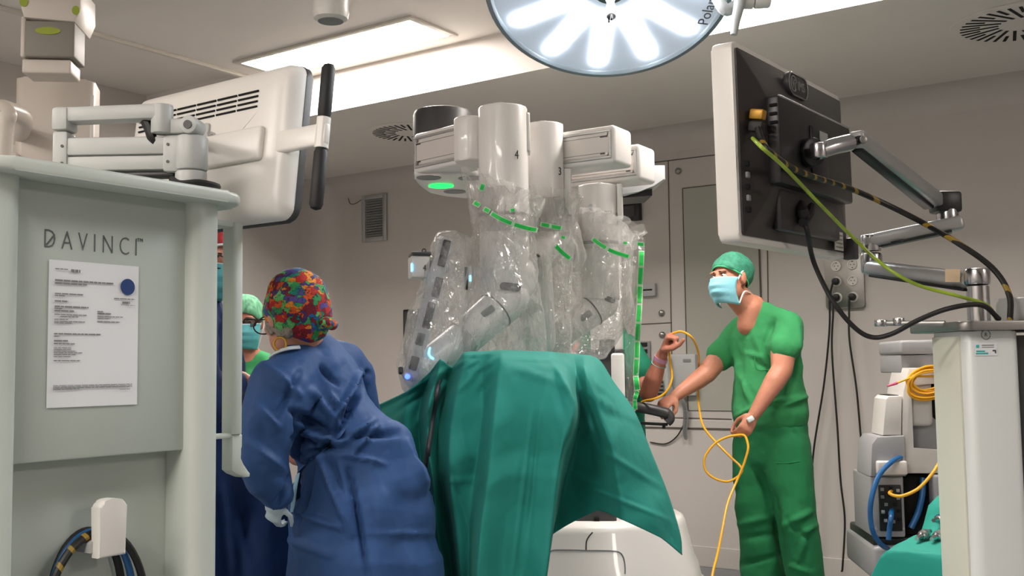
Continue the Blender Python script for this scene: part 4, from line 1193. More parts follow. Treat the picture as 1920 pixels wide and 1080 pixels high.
m = MB(frame(onrobot(1098, 592), (1, 0, .65))); m.box((0, 0, 0), (.05, .02, .026), .006); m.obj('clutch_button', M_grey, t)
# instrument arm: long rail with dark inserts and carriage
q0, q1 = P(836, 448, 3.58), P(768, 712, 3.42)
ax = (q1 - q0)
fr = frame(q0, V((1, .3, 0)), z=-ax) if False else frame(q0, ax, z=(1, .2, 0))
Lr = ax.length
MB(fr).box((Lr / 2, 0, 0), (Lr, .05, .052), .012).obj('instrument_rail', M_robg, t)
for s0, s1, z in ((.03, .22, .006), (.30, .44, .012), (.48, .66, .008), (.70, .78, .0), (.86, .95, 0)):
    MB(fr).box((Lr * (s0 + s1) / 2, .026 if fr.col[1].y < 0 else -.026, z), (Lr * (s1 - s0), .012, .026), .004).obj('rail_insert', M_dgrey, t)
cg = P(788, 500, 3.54)
cf = frame(cg, (1, .25, 0))
car = MB(cf).box((0, .03, 0), (.062, .09, .075), .008).obj('carriage', M_white, t)
MB(cf).box((.002, .02, .042), (.064, .085, .012), .003).obj('carriage_plate', M_dgrey, car)
m = MB(); c = cf @ V((.012, -.005, .053)); m.tube([c + V((.006 * math.cos(a), 0, .006 * math.sin(a))) for a in np.linspace(0, 6.28, 14)], .002, 6); m.obj('latch_ring', M_dgrey, car)
MB(cf).box((-.0315, -.012, -.004), (.003, .012, .026), .001).obj('status_light', M_cyan, car, smooth=0)
link('numeral', text_mesh('4', .030, cf @ Matrix.Translation((.012, -.0165, -.006)) @ Matrix.Rotation(math.radians(90), 4, 'X'), .001, .75), M_dgrey, car, smooth=0)
link_arm(P(800, 500, 3.58), P(832, 500, 3.62), .025, .025, 'carriage_neck', M_robg)
cf = frame(P(880, 520, 3.66), (1, .2, .0), z=(.2, 0, 1))
MB(cf).box((0, 0, 0), (.014, .03, .075), .004).obj('port_clip', M_white, t)
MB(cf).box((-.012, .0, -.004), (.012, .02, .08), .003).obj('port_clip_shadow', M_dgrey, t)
MB(cf).box((.001, -.0165, -.004), (.006, .003, .02), .001).obj('status_light', M_cyan, t, smooth=0)
MB().tube(crs([onrobot(x, y, .001) for x, y in ((806, 652), (804, 662), (807, 669), (813, 673))], 4), .003, 6).obj('status_light', M_cyan, t)
m = MB(); m.ball(onrobot(764, 706), .009, 8); m.obj('status_light', pm('blue_glow', (40, 80, 255), .4) if False else emit('blue_light', (60, 90, 255), 4), t)
MB().tube([P(752, 700, 3.42), P(751, 690, 3.43)], .008, 8).obj('rail_end', M_dgrey, t)
# tower and base
tw = P(1130, 720, 4.9)
TF = frame((tw.x, tw.y, 0), (1, -.15, 0))
sx = 4.9 / F
zz = lambda y: P(1130, y, 4.9).z
MB(TF).prism([(x - 8 * sx, y + .16) for x, y in rrect(90 * sx, .32, .06, 6)], .45, zz(655), .02).obj('tower', M_dgrey, t)
MB(TF).prism([(x + 5 * sx, y + .20) for x, y in rrect(60 * sx, .24, .05, 6)], zz(655) - .01, zz(470), .02).obj('tower_column', M_rob, t)
mg = MB(TF @ Matrix.Translation((10 * sx, -.004, zz(651)))).prism([(x, y) for x, y in rrect(.07, .07, .01, 4)], 0, .01, M=Matrix.Rotation(math.radians(90), 4, 'X')).obj('speaker_grille', M_dgrey, t)
hl = MB(TF)
for i in range(9):
    for k in range(9):
        hl.box((10 * sx + (i - 4) * .0075, -.0145, zz(651) + (k - 4) * .0075), (.004, .001, .004))
g_ = hl.obj('grille_holes', M_hole, mg, smooth=0); g_['kind'] = 'stuff'
c = P(1159, 712, 4.75); WF = frame((c.x, c.y, 0), (1, -.1, 0))
MB(WF).box((0, .05, (P(1159, 662, 4.75).z + .55) / 2), (25 * 4.75 / F, .1, P(1159, 662, 4.75).z - .55), .012, 3).obj('white_pillar', M_rob, t)
bz = P(1120, 975, 4.5).z
bf = P(1105, 1040, 4.35); bb = V((bf.x, bf.y, 0))
base = [(-.36, -.02), (-.12, -.10), (.14, -.08), (.40, .06), (.50, .28), (.48, .55), (.3, .72), (-.1, .72), (-.36, .5)]
bs = [(p[0], p[1]) for p in crs(base, 6, True)]
rows = []
for k, (s_, z) in enumerate(((1.0, .10), (1.02, .16), (1.0, .30), (.97, .36), (.93, .40), (.86, bz - .03), (.84, bz - .008), (.81, bz))):
    rows.append([(bb.x + (x - .04) * s_ + .04, bb.y + .28 + (y - .35) * s_ + .07, z) for x, y in bs])
m = MB(); m.grid(rows, True); m.f.append(tuple(range(len(m.v) - len(bs), len(m.v))))
BASE = m.obj('base', M_rob, t, 40)
sk = MB(); sk.grid([[(bb.x + (x - .04) * s_ + .04, bb.y + .28 + (y - .35) * s_ + .07, z) for x, y in bs] for s_, z in ((1.06, .03), (1.10, .06), (1.10, .20), (1.07, .27), (1.0, .30))], True)
sk.obj('skirt', M_rob, t, 40)
bxp = P(1117, 978, 4.45)
BX = frame((bxp.x, bxp.y, 0), (1, -.1, 0))
MB(BX).prism([(x, y + .10) for x, y in rrect(.172, .16, .012, 4)], bz - .01, P(1117, 955, 4.45).z, .006).obj('front_box', M_dgrey, t)
MB(BX).box((.004, .016, bz + .005), (.022, .012, .018), .003).obj('connector', M_hole, t)
def onbase(l): return [p for p in (snap(BASE, x, y, .0005) for x, y in l) if p is not None]
MB().tube(crs(onbase([(1111, 998), (1104, 1006), (1100, 1014), (1099, 1022), (1099, 1032)]), 5), .003, 6).obj('seam_line', M_dgrey, t)
MB().tube(crs(onbase([(1030, 1036), (1036, 1032), (1045, 1031), (1070, 1031), (1100, 1032), (1125, 1032), (1150, 1033), (1162, 1036), (1168, 1043), (1171, 1054), (1172, 1066), (1172, 1076)]), 4), .0028, 6).obj('seam_line', M_grey, t)
# cart handle that the man holds
hc = P(1221, 777, 5.116)
HF = frame((hc.x, hc.y, hc.z), (1, -.15, -.06))
o = MB(HF); o.tube(crs([(-.14, .02, .035), (-.05, 0, .030), (.04, 0, .016), (.082, 0, .004), (.090, 0, -.018), (.075, 0, -.035)], 6), [.024] * 6 + [.026] * 12 + [.022] * 13, 14)
o.obj('push_handle', M_dgrey, t, 60)
MB(HF).box((-.03, .0, -.044), (.22, .014, .014), .004).obj('handle_bar', M_black, t)
m = MB(HF); m.cyl((.062, 0, -.05), (.062, 0, -.064), .008, n=12); m.obj('handle_bolt', M_black, t)
MB(HF).box((-.125, -.02, .055), (.022, .01, .03), .003).obj('handle_tag', M_white, t)
MB(HF).box((-.17, .05, -.02), (.10, .10, .12), .015).obj('handle_bracket', M_dgrey, t)

# ------------------------------------------------------------------ people
def skin(name, rgb):
    m = pm(name, rgb, .5, var=.10, scale=14, bump=.12, bscale=160)
    b = m.node_tree.nodes['Principled BSDF']
    b.inputs['Subsurface Weight'].default_value = .06
    b.inputs['Subsurface Radius'].default_value = (.012, .005, .003)
    return m
M_skin1 = skin('skin_tan', (196, 132, 106)); M_skin2 = skin('skin_light', (206, 146, 122)); M_skin3 = skin('skin_warm', (186, 120, 98))
def cloth(name, rgb, rough=.75, bump=.25, bscale=24, var=.10, sheen=.03):
    return pm(name, rgb, rough, var=var, scale=5, bump=bump, bscale=bscale, sheen=sheen, spec=.25)
M_scrub = cloth('green_scrub_cloth', (56, 144, 88), .8, .18, 30, .08)
M_scrub2 = cloth('green_trouser_cloth', (40, 126, 78), .8, .18, 26, .10)
M_gown = cloth('blue_gown_fabric', (52, 84, 134), .62, .35, 16, .10)
M_gownd = cloth('navy_gown_fabric', (34, 58, 104), .7, .25, 16, .10)
M_capgreen = pm('green_net_cap', (58, 140, 112), .75, var=.28, scale=60, bump=.3, bscale=140)
M_band = pm('cap_band', (70, 206, 140), .6)
M_mask = pm('pale_blue_mask', (140, 206, 222), .7, var=.05, scale=8, bump=.2, bscale=30)
M_maskw = pm('mask_white_edge', (222, 232, 234), .7)
M_mask2 = pm('teal_mask', (92, 178, 186), .7, var=.05, bump=.2, bscale=30)
M_eye = pm('eye_white', (220, 214, 206), .3); M_iris = pm('iris', (40, 26, 20), .25)
M_brow = pm('brow_hair', (58, 42, 34), .8); M_hair = pm('grey_hair', (140, 132, 122), .7, var=.4, scale=90)
M_hairb = pm('brown_hair', (70, 52, 40), .8, var=.4, scale=90)
M_glove = pm('pale_glove', (196, 214, 222), .5)
M_glass = pm('spectacle_frame', (26, 22, 22), .3)
def lensmat():
    m, nt, b = newmat('spectacle_lens')
    b.inputs['Base Color'].default_value = (.05, .04, .04, 1); b.inputs['Roughness'].default_value = .05; b.inputs['Alpha'].default_value = .55
    return m
M_lensg = lensmat()
def patchwork():
    """bright print of irregular coloured patches."""
    m, nt, b = newmat('colourful_cap_print')
    N, L = nt.nodes.new, nt.links.new
    tc = N('ShaderNodeTexCoord')
    nz = N('ShaderNodeTexNoise'); nz.inputs['Scale'].default_value = 40
    mx = N('ShaderNodeMix'); mx.data_type = 'RGBA'; mx.inputs[0].default_value = .05
    L(tc.outputs['Object'], nz.inputs['Vector']); L(tc.outputs['Object'], mx.inputs[6]); L(nz.outputs['Color'], mx.inputs[7])
    vo = N('ShaderNodeTexVoronoi'); vo.inputs['Scale'].default_value = 58
    L(mx.outputs[2], vo.inputs['Vector'])
    sp = N('ShaderNodeSeparateColor'); L(vo.outputs['Color'], sp.inputs[0])
    rp = N('ShaderNodeValToRGB'); rp.color_ramp.interpolation = 'CONSTANT'
    cols = [(196, 40, 34), (60, 160, 92), (92, 76, 150), (38, 104, 160), (232, 92, 34), (130, 22, 44), (104, 196, 110), (70, 50, 112), (240, 150, 40), (30, 132, 120)]
    cr_ = rp.color_ramp
    while len(cr_.elements) < len(cols): cr_.elements.new(.5)
    for i, c in enumerate(cols):
        cr_.elements[i].position = i / len(cols); cr_.elements[i].color = lin(c) + (1,)
    L(sp.outputs[0], rp.inputs[0])
    v2 = N('ShaderNodeTexVoronoi'); v2.feature = 'DISTANCE_TO_EDGE'; v2.inputs['Scale'].default_value = 58
    L(mx.outputs[2], v2.inputs['Vector'])
    r2 = N('ShaderNodeValToRGB'); r2.color_ramp.elements[0].position = .02; r2.color_ramp.elements[1].position = .06
    r2.color_ramp.elements[0].color = (.35, .3, .42, 1); r2.color_ramp.elements[1].color = (1, 1, 1, 1)
    L(v2.outputs['Distance'], r2.inputs[0])
    n3 = N('ShaderNodeTexNoise'); n3.inputs['Scale'].default_value = 150; L(tc.outputs['Object'], n3.inputs['Vector'])
    r3 = N('ShaderNodeValToRGB'); r3.color_ramp.elements[0].position = .35; r3.color_ramp.elements[1].position = .6
    r3.color_ramp.elements[0].color = (.5, .5, .55, 1)
    L(n3.outputs['Fac'], r3.inputs[0])
    m1 = N('ShaderNodeMix'); m1.data_type = 'RGBA'; m1.blend_type = 'MULTIPLY'; m1.inputs[0].default_value = 1
    m2 = N('ShaderNodeMix'); m2.data_type = 'RGBA'; m2.blend_type = 'MULTIPLY'; m2.inputs[0].default_value = .6
    L(rp.outputs[0], m1.inputs[6]); L(r2.outputs[0], m1.inputs[7])
    L(m1.outputs[2], m2.inputs[6]); L(r3.outputs[0], m2.inputs[7])
    L(m2.outputs[2], b.inputs['Base Color'])
    b.inputs['Roughness'].default_value = .8
    return m
M_print_cap = patchwork()
M_redcap = pm('red_cap_print', (170, 34, 40), .8, var=.6, scale=60)

def hframe(c, fwd, up=UP, tilt=0):
    y = V(fwd).normalized(); u = V(up)
    u = (u - y * u.dot(y)).normalized()
    x = y.cross(u)
    return Matrix(((x.x, y.x, u.x, c[0]), (x.y, y.y, u.y, c[1]), (x.z, y.z, u.z, c[2]), (0, 0, 0, 1)))
def head_prims(m, H, neck_to=None, nr=.056):
    """head about its centre: y forward, z up; crown +0.12, chin -0.12."""
    m.ball((0, -.014, .036), (.077, .098, .084), 16, H)
    m.ball((0, .022, -.022), (.064, .072, .085), 14, H)
    g = lambda x, y, z: H @ V((x, y, z))
    m.ball((0, .052, -.086), (.040, .038, .034), 12, H)
    for s in (-1, 1):
        m.ball((s * .045, .025, -.06), (.025, .045, .045), 10, H)
        m.ball((s * .043, .066, -.024), (.022, .020, .022), 10, H)
        m.ball((s * .030, .086, .024), (.026, .012, .009), 10, H)
        m.ball((s * .079, -.004, -.006), (.009, .020, .032), 10, H)
    ecap(m, g(0, .090, .006), g(0, .112, -.034), .009, .014)
    ecap(m, g(-.013, .098, -.038), g(.013, .098, -.038), .009, .009)
    ecap(m, g(-.018, .090, -.066), g(.018, .090, -.066), .009, .009)
    if neck_to is not None: ecap(m, g(0, -.018, -.06), neck_to, nr, nr * 1.12)
def eyes(H, t, look=0.0):
    for s in (-1, 1):
        e = MB(H); e.ball((s * .031, .079, .002), .0125, 8); e = e.obj('eye', M_eye, t)
        MB(H).ball((s * .031 + look * .004, .0865, .002), .0062, 6).obj('iris', M_iris, e)
        b = MB(); ecap(b, H @ V((s * .016, .097, .022)), H @ V((s * .046, .086, .024)), .0030, .002); b.obj('eyebrow', M_brow, t)
        b = MB(); ecap(b, H @ V((s * .019, .0895, .0125)), H @ V((s * .043, .083, .0105)), .0024, .002); b.obj('eyelid', M_brow, t)
def cap(H, t, mat, front=.055, back=-.03, rad=(.086, .108, .096), cen=(0, -.014, .036), puff=0.0, seed=0, name='cap', side=None, thick=.002):
    rows = []
    for i in range(15):
        row = []
        for j in range(48):
            ph = 2 * math.pi * j / 48                    # 0 = front
            k = .5 - .5 * math.cos(ph)
            lim = front + (back - front) * k
            if side is not None: lim += side * math.sin(ph) ** 2
            s0 = max(-.98, min(.98, (lim - cen[2]) / rad[2]))
            a0 = math.asin(s0)
            a = math.pi / 2 - (math.pi / 2 - a0) * (i / 14.0) if i else math.pi / 2 - .02
            v = V((cen[0] + rad[0] * math.cos(a) * math.sin(ph), cen[1] + rad[1] * math.cos(a) * math.cos(ph), cen[2] + rad[2] * math.sin(a)))
            d = noise.noise(v * 22 + V((seed, 0, 0))) * .006 * (1 + puff) + abs(noise.noise(v * 60 + V((seed, 5, 0)))) * .003
            bulge = puff * .02 * max(0, math.sin(math.pi * (i / 14))) * k
            v += (v - V(cen)).normalized() * (d + bulge)
            row.append(v)
        rows.append(row)
    m = MB(H); m.grid(rows, True); m.f.append(tuple(range(48)))
    return m.obj(name, mat, t, 180, thick)
def rim(H, t, mat, front, back, rad, cen, r=.004, name='cap_band', side=None):
    pts = []
    for j in range(48):
        ph = 2 * math.pi * j / 48; k = .5 - .5 * math.cos(ph)
        lim = front + (back - front) * k + (side * math.sin(ph) ** 2 if side is not None else 0)
        s0 = max(-.98, min(.98, (lim - cen[2]) / rad[2])); a = math.asin(s0)
        pts.append(H @ V((cen[0] + (rad[0] + .001) * math.cos(a) * math.sin(ph), cen[1] + (rad[1] + .001) * math.cos(a) * math.cos(ph), lim)))
    return MB().tube(pts, r, 6, True).obj(name, mat, t)
def mask(H, t, mat, straps='loops'):
    rows = []
    for i in range(15):
        z = -.017 - .108 * i / 14
        k = i / 14
        row = []
        for j in range(25):
            s = -1 + 2 * j / 24
            fwd = .126 - .010 * abs(k - .35) * 2 + (.006 if i % 4 < 2 else 0) * (1 - abs(s)) - (.028 * max(0, k - .6) / .4)
            if k < .12: fwd -= .008
            x = .080 * math.sin(s * 1.25) * (1 - .24 * k * k)
            y = fwd - .100 * (1 - math.cos(s * 1.25)) - .012 * s * s
            row.append((x, y, z + .010 * abs(s) * (k - .5) * -2 + .008 * (1 - abs(s)) * (1 - k)))
        rows.append(row)
    m = MB(H); m.grid(rows)
    mk = m.obj('face_mask', mat, t, 180, .003)
    MB(H).tube([V(p) for p in rows[0]], .0022, 6).obj('mask_edge', M_maskw, mk)
    for s in (-1, 1):
        a, b = V(rows[1][24 if s > 0 else 0]), V(rows[13][24 if s > 0 else 0])
        if straps == 'loops':
            MB(H).tube(crs([a, (s * .082, .0, .018), (s * .086, -.024, -.004), (s * .083, -.006, -.04), b], 6), .002, 6).obj('ear_loop', M_maskw, mk)
        else:
            MB(H).tube(crs([a, (s * .080, .0, .03), (s * .070, -.07, .055), (0, -.125, .06)], 6), .0036, 6, flat=.5).obj('tie_strap', M_maskw, mk)
            MB(H).tube(crs([b, (s * .076, -.01, -.07), (s * .06, -.07, -.068), (s * .02, -.10, -.06), (0, -.104, -.058)], 6), .0036, 6, flat=.5).obj('tie_strap', M_maskw, mk)
    return mk
def hand(m, w, d, n, side, curl=.6, scale=1.0, thumb=.5, spread=.0):
    """w wrist, d finger direction, n palm side, side: +1 when the thumb lies on the d x n side."""
    w, d, n = V(w), V(d).normalized(), V(n)
    n = (n - d * n.dot(d)).normalized(); a = d.cross(n) * side
    S = scale
    ecap(m, w, w + d * .045 * S, (.026 * S, .018 * S), (.036 * S, .016 * S), a)
    ecap(m, w + d * .045 * S, w + d * .085 * S, (.036 * S, .016 * S), (.039 * S, .014 * S), a)
    for k, (off, L, r) in enumerate(((.030, .072, .0088), (.010, .080, .009), (-.010, .075, .0087), (-.029, .058, .0078))):
        b = w + d * (.090 - .006 * abs(k - 1)) * S + a * off * S
        ang = 0; p = b; dd = d
        for q, fr in enumerate((.45, .30, .25)):
            ang += curl * (1.0, 1.15, .8)[q] * (1 + .10 * k)
            dd = (d * math.cos(ang) + n * math.sin(ang) + a * spread * (1.5 - k) * .1)
            p2 = p + dd * L * fr * S
            ecap(m, p, p2, r * S * (1 - .06 * q), r * S * (1 - .06 * (q + 1)), n=10)
            p = p2
    tb = w + d * .028 * S + a * .030 * S + n * .004
    t1 = tb + (d * .6 + a * (.75 - thumb * .5) + n * (.25 + thumb * .5)).normalized() * .045 * S
    t2 = t1 + (d * .85 + a * (.25 - thumb * .4) + n * (.2 + thumb * .4)).normalized() * .034 * S
    t3 = t2 + (d * .9 - a * .1 * thumb + n * .25).normalized() * .026 * S
    ecap(m, tb, t1, .013 * S, .0115 * S, n=10); ecap(m, t1, t2, .0115 * S, .010 * S, n=10); ecap(m, t2, t3, .010 * S, .0085 * S, n=10)
def body(m, t, mat, voxel=.0062, smooth=4):
    return link('body', blob(m, voxel, smooth, .5), mat, t, 180)
def garment(m, name, t, mat, voxel=.012, smooth=8, cr_=(), wr=.006, scale=7, stretch=(1, 1, .35), seed=0.0, fine=.0015, tri=(), cut=None):
    me = blob(m, voxel, smooth, .5)
    def fn(co, no):
        d = creases(co, no, cr_) if len(cr_) else np.zeros(len(co))
        d += wr * (nfield(co, scale, stretch, seed, True, 2) - .5) * .6
        if len(tri): d += trifold(co, tri, seed)
        if fine: d += fine * nfield(co, 40, (1, 1, .7), seed + 9, True, 1)
        return d
    displace(me, fn)
    if cut: cut_opening(me, cut)
    return link(name, me, mat, t, 180)

# ---------------- man in green scrubs
fw = V((-.73, -.68, 0)).normalized(); lf = V((.68, -.73, 0)).normalized()
foot = P(1460, 1146, 5.2); foot.z = 0
man = thing('person', 'person in green scrubs, cap and mask standing by the wall with a yellow cable', 'person', foot)
Hm = hframe(P(1370, 524, 5.14), V((-.80, -.58, .10)), V((-.16, 0, 1)))
b = MB()
chest = P(1436, 650, 5.2)
head_prims(b, Hm, P(1412, 588, 5.19), .060)
chain(b, [P(1414, 590, 5.2), chest, P(1446, 770, 5.2), P(1448, 850, 5.2)], [(.09, .07), (.15, .095), (.145, .10), (.15, .10)], lf)
chain(b, [P(1408, 578, 5.16), P(1403, 610, 5.165)], [.058, .055]); chain(b, [P(1412, 575, 5.19), P(1425, 600, 5.19)], [.06, .06])
rs, ls = P(1392, 617, 5.32), P(1479, 611, 5.08)
chain(b, [P(1420, 592, 5.2), rs], [.05, .052]); chain(b, [P(1420, 592, 5.2), ls], [.05, .054])
re, rw = P(1326, 699, 5.30), P(1266, 743, 5.20)
chain(b, [rs, P(1360, 656, 5.32), re, P(1308, 713, 5.27), rw], [.052, .056, .050, .046, .028])
hand(b, rw, P(1236, 764, 5.14) - rw, V((.05, .5, -.85)), 1, .62, 1.0, .7)
le, lw = P(1466, 694, 4.98), P(1414, 777, 4.93)
chain(b, [ls, P(1469, 652, 5.02), le, P(1452, 716, 4.96), lw], [.056, .062, .050, .049, .029])
hand(b, lw, P(1397, 806, 4.91) - lw, V((-.25, .95, -.05)), -1, .55, 1.0, 1.15)
for hx_, kn, an, s_ in ((P(1420, 850, 5.27), P(1420, 975, 5.26), P(1430, 1118, 5.28), 0), (P(1476, 850, 5.13), P(1490, 975, 5.09), P(1507, 1120, 5.12), 1)):
    chain(b, [hx_, kn, an], [.085, .06, .045])
    ft = V((an.x, an.y, .04)); chain(b, [an, ft + V((0, 0, .02)), ft + fw * .14], [.045, .045, .035])
body(b, man, M_skin1)
eyes(Hm, man, .3)
cap(Hm, man, M_capgreen, .052, -.035, (.084, .106, .098), puff=.5, seed=3, side=-.012)
rim(Hm, man, M_band, .052, -.035, (.085, .107, .097), (0, -.014, .036), .004, side=-.012)
mask(Hm, man, M_mask, 'ties')
# scrub top
g = MB()
chain(g, [P(1422, 600, 5.2), P(1434, 640, 5.2), P(1440, 700, 5.2), P(1443, 748, 5.2), P(1443, 772, 5.2)], [(.12, .085), (.178, .118), (.172, .125), (.188, .145), (.196, .155)], lf)
chain(g, [P(1418, 598, 5.21), rs, P(1360, 657, 5.325), P(1352, 668, 5.325)], [.066, .066, .070, .071])
chain(g, [P(1428, 596, 5.19), ls, P(1471, 646, 5.03), P(1469, 652, 5.02)], [.068, .070, .077, .078])
me = garment(g, 'scrub_top', man, M_scrub, .009, 8, [(a, b_, c, d_, w_ * .9, h_ * 1.8) for a, b_, c, d_, w_, h_ in [
    (1392, 640, 1388, 760, 9, -.008), (1380, 690, 1420, 780, 10, .008), (1500, 660, 1480, 745, 9, -.008), (1412, 622, 1440, 690, 12, .006), (1450, 600, 1438, 640, 8, -.010),
    (1438, 640, 1446, 720, 10, -.008), (1378, 782, 1430, 758, 8, .010), (1430, 758, 1508, 742, 7, .010), (1470, 760, 1512, 745, 6, .012), (1390, 660, 1440, 672, 8, .004), (1415, 676, 1452, 700, 8, -.005),
    (1495, 600, 1502, 700, 8, .006), (1376, 640, 1385, 675, 8, -.008)]], .008, 6, (1, 1, .5), 2.0, .001, [((1, .3, .6), .13, .004), ((-.8, .3, 1), .17, .004)], [(1374, 540), (1380, 574), (1397, 607), (1412, 584), (1430, 548), (1430, 540)])
# neck opening edge and chest pocket
top = me
pts = [snap(top, x, y, .002) for x, y in ((1379, 575), (1386, 588), (1392, 600), (1397, 609), (1402, 603), (1409, 592), (1415, 582), (1424, 566), (1431, 556))]
pts = [p for p in pts if p is not None]
MB().tube(crs(pts, 4), .0045, 8).obj('neckline', M_scrub, man)
pk = [snap(top, x, y, .001) for x, y in ((1414, 662), (1418, 690), (1434, 694), (1448, 688), (1446, 660))]
if all(p is not None for p in pk): MB().tube(crs(pk, 5), .0016, 6).obj('pocket_seam', M_scrub, man)
# trousers
g = MB()
chain(g, [P(1445, 752, 5.2), P(1447, 800, 5.2), P(1449, 848, 5.2)], [(.165, .125), (.182, .135), (.180, .130)], lf)
chain(g, [P(1418, 835, 5.27), P(1420, 905, 5.26), P(1424, 975, 5.26), P(1429, 1050, 5.27), P(1434, 1128, 5.28)], [.112, .112, .110, .108, .108])
chain(g, [P(1476, 835, 5.13), P(1482, 905, 5.11), P(1493, 975, 5.09), P(1505, 1050, 5.1), P(1514, 1128, 5.12)], [.112, .108, .096, .090, .090])
TRS = garment(g, 'scrub_trousers', man, M_scrub2, .010, 7, [(a, b_, c, d_, w_ * .9, h_ * 1.7) for a, b_, c, d_, w_, h_ in [
    (1420, 880, 1455, 960, 14, -.014), (1455, 960, 1470, 1060, 12, -.016), (1382, 985, 1440, 970, 10, .010), (1385, 1010, 1465, 1000, 10, -.008), (1470, 985, 1520, 960, 10, .012), (1478, 975, 1512, 1010, 9, -.010),
    (1500, 1000, 1530, 985, 8, .010), (1500, 1050, 1510, 1000, 9, .010), (1440, 790, 1500, 800, 8, -.005), (1480, 800, 1500, 825, 5, -.006), (1385, 1060, 1465, 1040, 9, -.010), (1480, 1060, 1520, 1075, 9, .008)]], .008, 6, (1, 1, .6), 5.0, .001, [((.8, .3, 1), .2, .005), ((-.8, .3, 1), .23, .005)])
cb = P(1476, 868, 4.99)
MB().tube(crs([snap(TRS, x, y, .001) for x, y in ((1456, 868), (1478, 868), (1500, 865))], 5), .0018, 6).obj('pocket_seam', M_scrub2, man)
for an in (P(1432, 1135, 5.28), P(1510, 1135, 5.12)):
    sh = MB(); q = V((an.x, an.y, .045)); chain(sh, [q - fw * .05, q + fw * .06, q + fw * .16 - UP * .008], [.050, .052, .042])
    link('shoe', blob(sh, .008, 4), M_white, man, 180)
cz_ = P(1407, 786, 4.90)
m = MB(frame(cz_, (1, 0, .6))); m.box((0, 0, 0), (.032, .020, .024), .006)
tag(m.obj('plastic_wrapper', M_maskw), 'crumpled white wrapper held in the fist of the person in green scrubs', 'wrapper')

# ---------------- yellow cable handed from one person to the other
yc = [(1203, 754, 5.115), (1211, 751, 5.095), (1226, 748, 5.06), (1243, 740, 5.05), (1255, 725, 5.05), (1260, 705, 5.06), (1256, 675, 5.08), (1254, 655, 5.08)]
tag(MB().tube(crs([P(*p) for p in yc], 6), .0055, 8).obj('yellow_cable', M_ycable), 'yellow cable hanging from the raised hand to the grey push handle', 'cable')
yc = [(1256, 630, 5.08), (1264, 624, 5.06), (1280, 622, 5.05), (1298, 634, 5.04), (1309, 660, 5.16), (1310, 685, 5.34), (1309, 715, 5.38), (1309, 745, 5.34), (1313, 780, 5.18), (1322, 805, 5.08), (1345, 832, 5.0), (1370, 857, 4.96), (1388, 874, 4.93), (1391, 884, 4.92), (1380, 896, 4.92), (1362, 903, 4.92), (1338, 896, 4.92), (1322, 880, 4.92), (1322, 856, 4.92), (1340, 832, 4.92), (1362, 820, 4.91), (1382, 816, 4.905),
      (1396, 817, 4.89), (1402, 832, 4.87), (1402, 845, 4.86), (1394, 872, 4.86), (1380, 905, 4.85), (1364, 945, 4.78), (1353, 1000, 4.66), (1345, 1040, 4.54), (1336, 1078, 4.42), (1331, 1130, 4.32), (1330, 1190, 4.25), (1340, 1243, 4.28), (1365, 1246, 4.28), (1400, 1240, 4.32)]
tag(MB().tube(crs([P(*p) for p in yc], 6), .0055, 8).obj('yellow_cable', M_ycable), 'long looping yellow cable held by the person in green scrubs', 'cable')

# ---------------- person behind the robot, arm raised
foot = P(1150, 1146, 5.35); foot.z = 0
ps = thing('person', 'person in green scrubs behind the robot raising a hand with a pink wristband', 'person', foot)
b = MB()
H2 = hframe(P(1128, 548, 5.42), V((.5, -.8, -.1)))
head_prims(b, H2, P(1132, 612, 5.45), .055)
sh2 = P(1178, 655, 5.35); el2 = P(1216, 738, 5.18); wr2 = P(1242, 664, 5.10)
chain(b, [P(1132, 610, 5.45), P(1136, 690, 5.45), P(1140, 800, 5.45), P(1140, 860, 5.45)], [(.08, .06), (.14, .09), (.13, .09), (.14, .1)], (1, 0, 0))
chain(b, [P(1140, 630, 5.45), sh2, el2, P(1226, 708, 5.14), wr2], [.055, .05, .043, .044, .027])
hand(b, wr2, P(1253, 636, 5.07) - wr2, V((.9, -.5, .2)), -1, 1.3, 1.15, 1.1)
chain(b, [P(1120, 640, 5.5), P(1090, 660, 5.5), P(1080, 740, 5.4)], [.05, .05, .04])
for s_ in (-30, 32):
    chain(b, [P(1140 + s_, 860, 5.45), P(1140 + s_, 985, 5.44), P(1140 + s_, 1110, 5.46)], [.085, .06, .045])
    q = P(1140 + s_, 1125, 5.46); chain(b, [V((q.x, q.y, .05)), V((q.x + .05, q.y - .12, .04))], [.045, .035])
body(b, ps, M_skin3)
cap(H2, ps, M_capgreen, .052, -.035, (.084, .106, .098), puff=.4, seed=8); mask(H2, ps, M_mask2)
g = MB()
chain(g, [P(1134, 622, 5.45), P(1138, 690, 5.45), P(1142, 790, 5.45), P(1142, 845, 5.45)], [(.11, .085), (.185, .12), (.18, .125), (.19, .14)], (1, 0, 0))
chain(g, [P(1136, 632, 5.45), P(1176, 652, 5.36), P(1200, 700, 5.26)], [.065, .070, .074])
garment(g, 'scrub_top', ps, cloth('teal_scrub_cloth', (22, 112, 84), .8, .2, 30), .012, 8, (), .008, 7)
g = MB()
chain(g, [P(1141, 830, 5.45), P(1141, 860, 5.45)], [(.18, .13), (.175, .13)], (1, 0, 0))
for s_ in (-32, 34): chain(g, [P(1140 + s_, 850, 5.45), P(1140 + s_, 985, 5.44), P(1140 + s_, 1120, 5.46)], [.10, .09, .085])
garment(g, 'scrub_trousers', ps, M_scrub2, .014, 6, (), .006, 7)
wd = (P(1253, 636, 5.07) - wr2).normalized(); wc = wr2.lerp(el2, .13)
m = MB(); m.cyl(wc - wd * .010, wc + wd * .010, .034, n=26); m.obj('wristband', pm('pink_band', (206, 150, 182), .5), ps)
wc = wr2.lerp(el2, .26); m = MB()
x_ = wd.orthogonal().normalized(); y_ = wd.cross(x_)
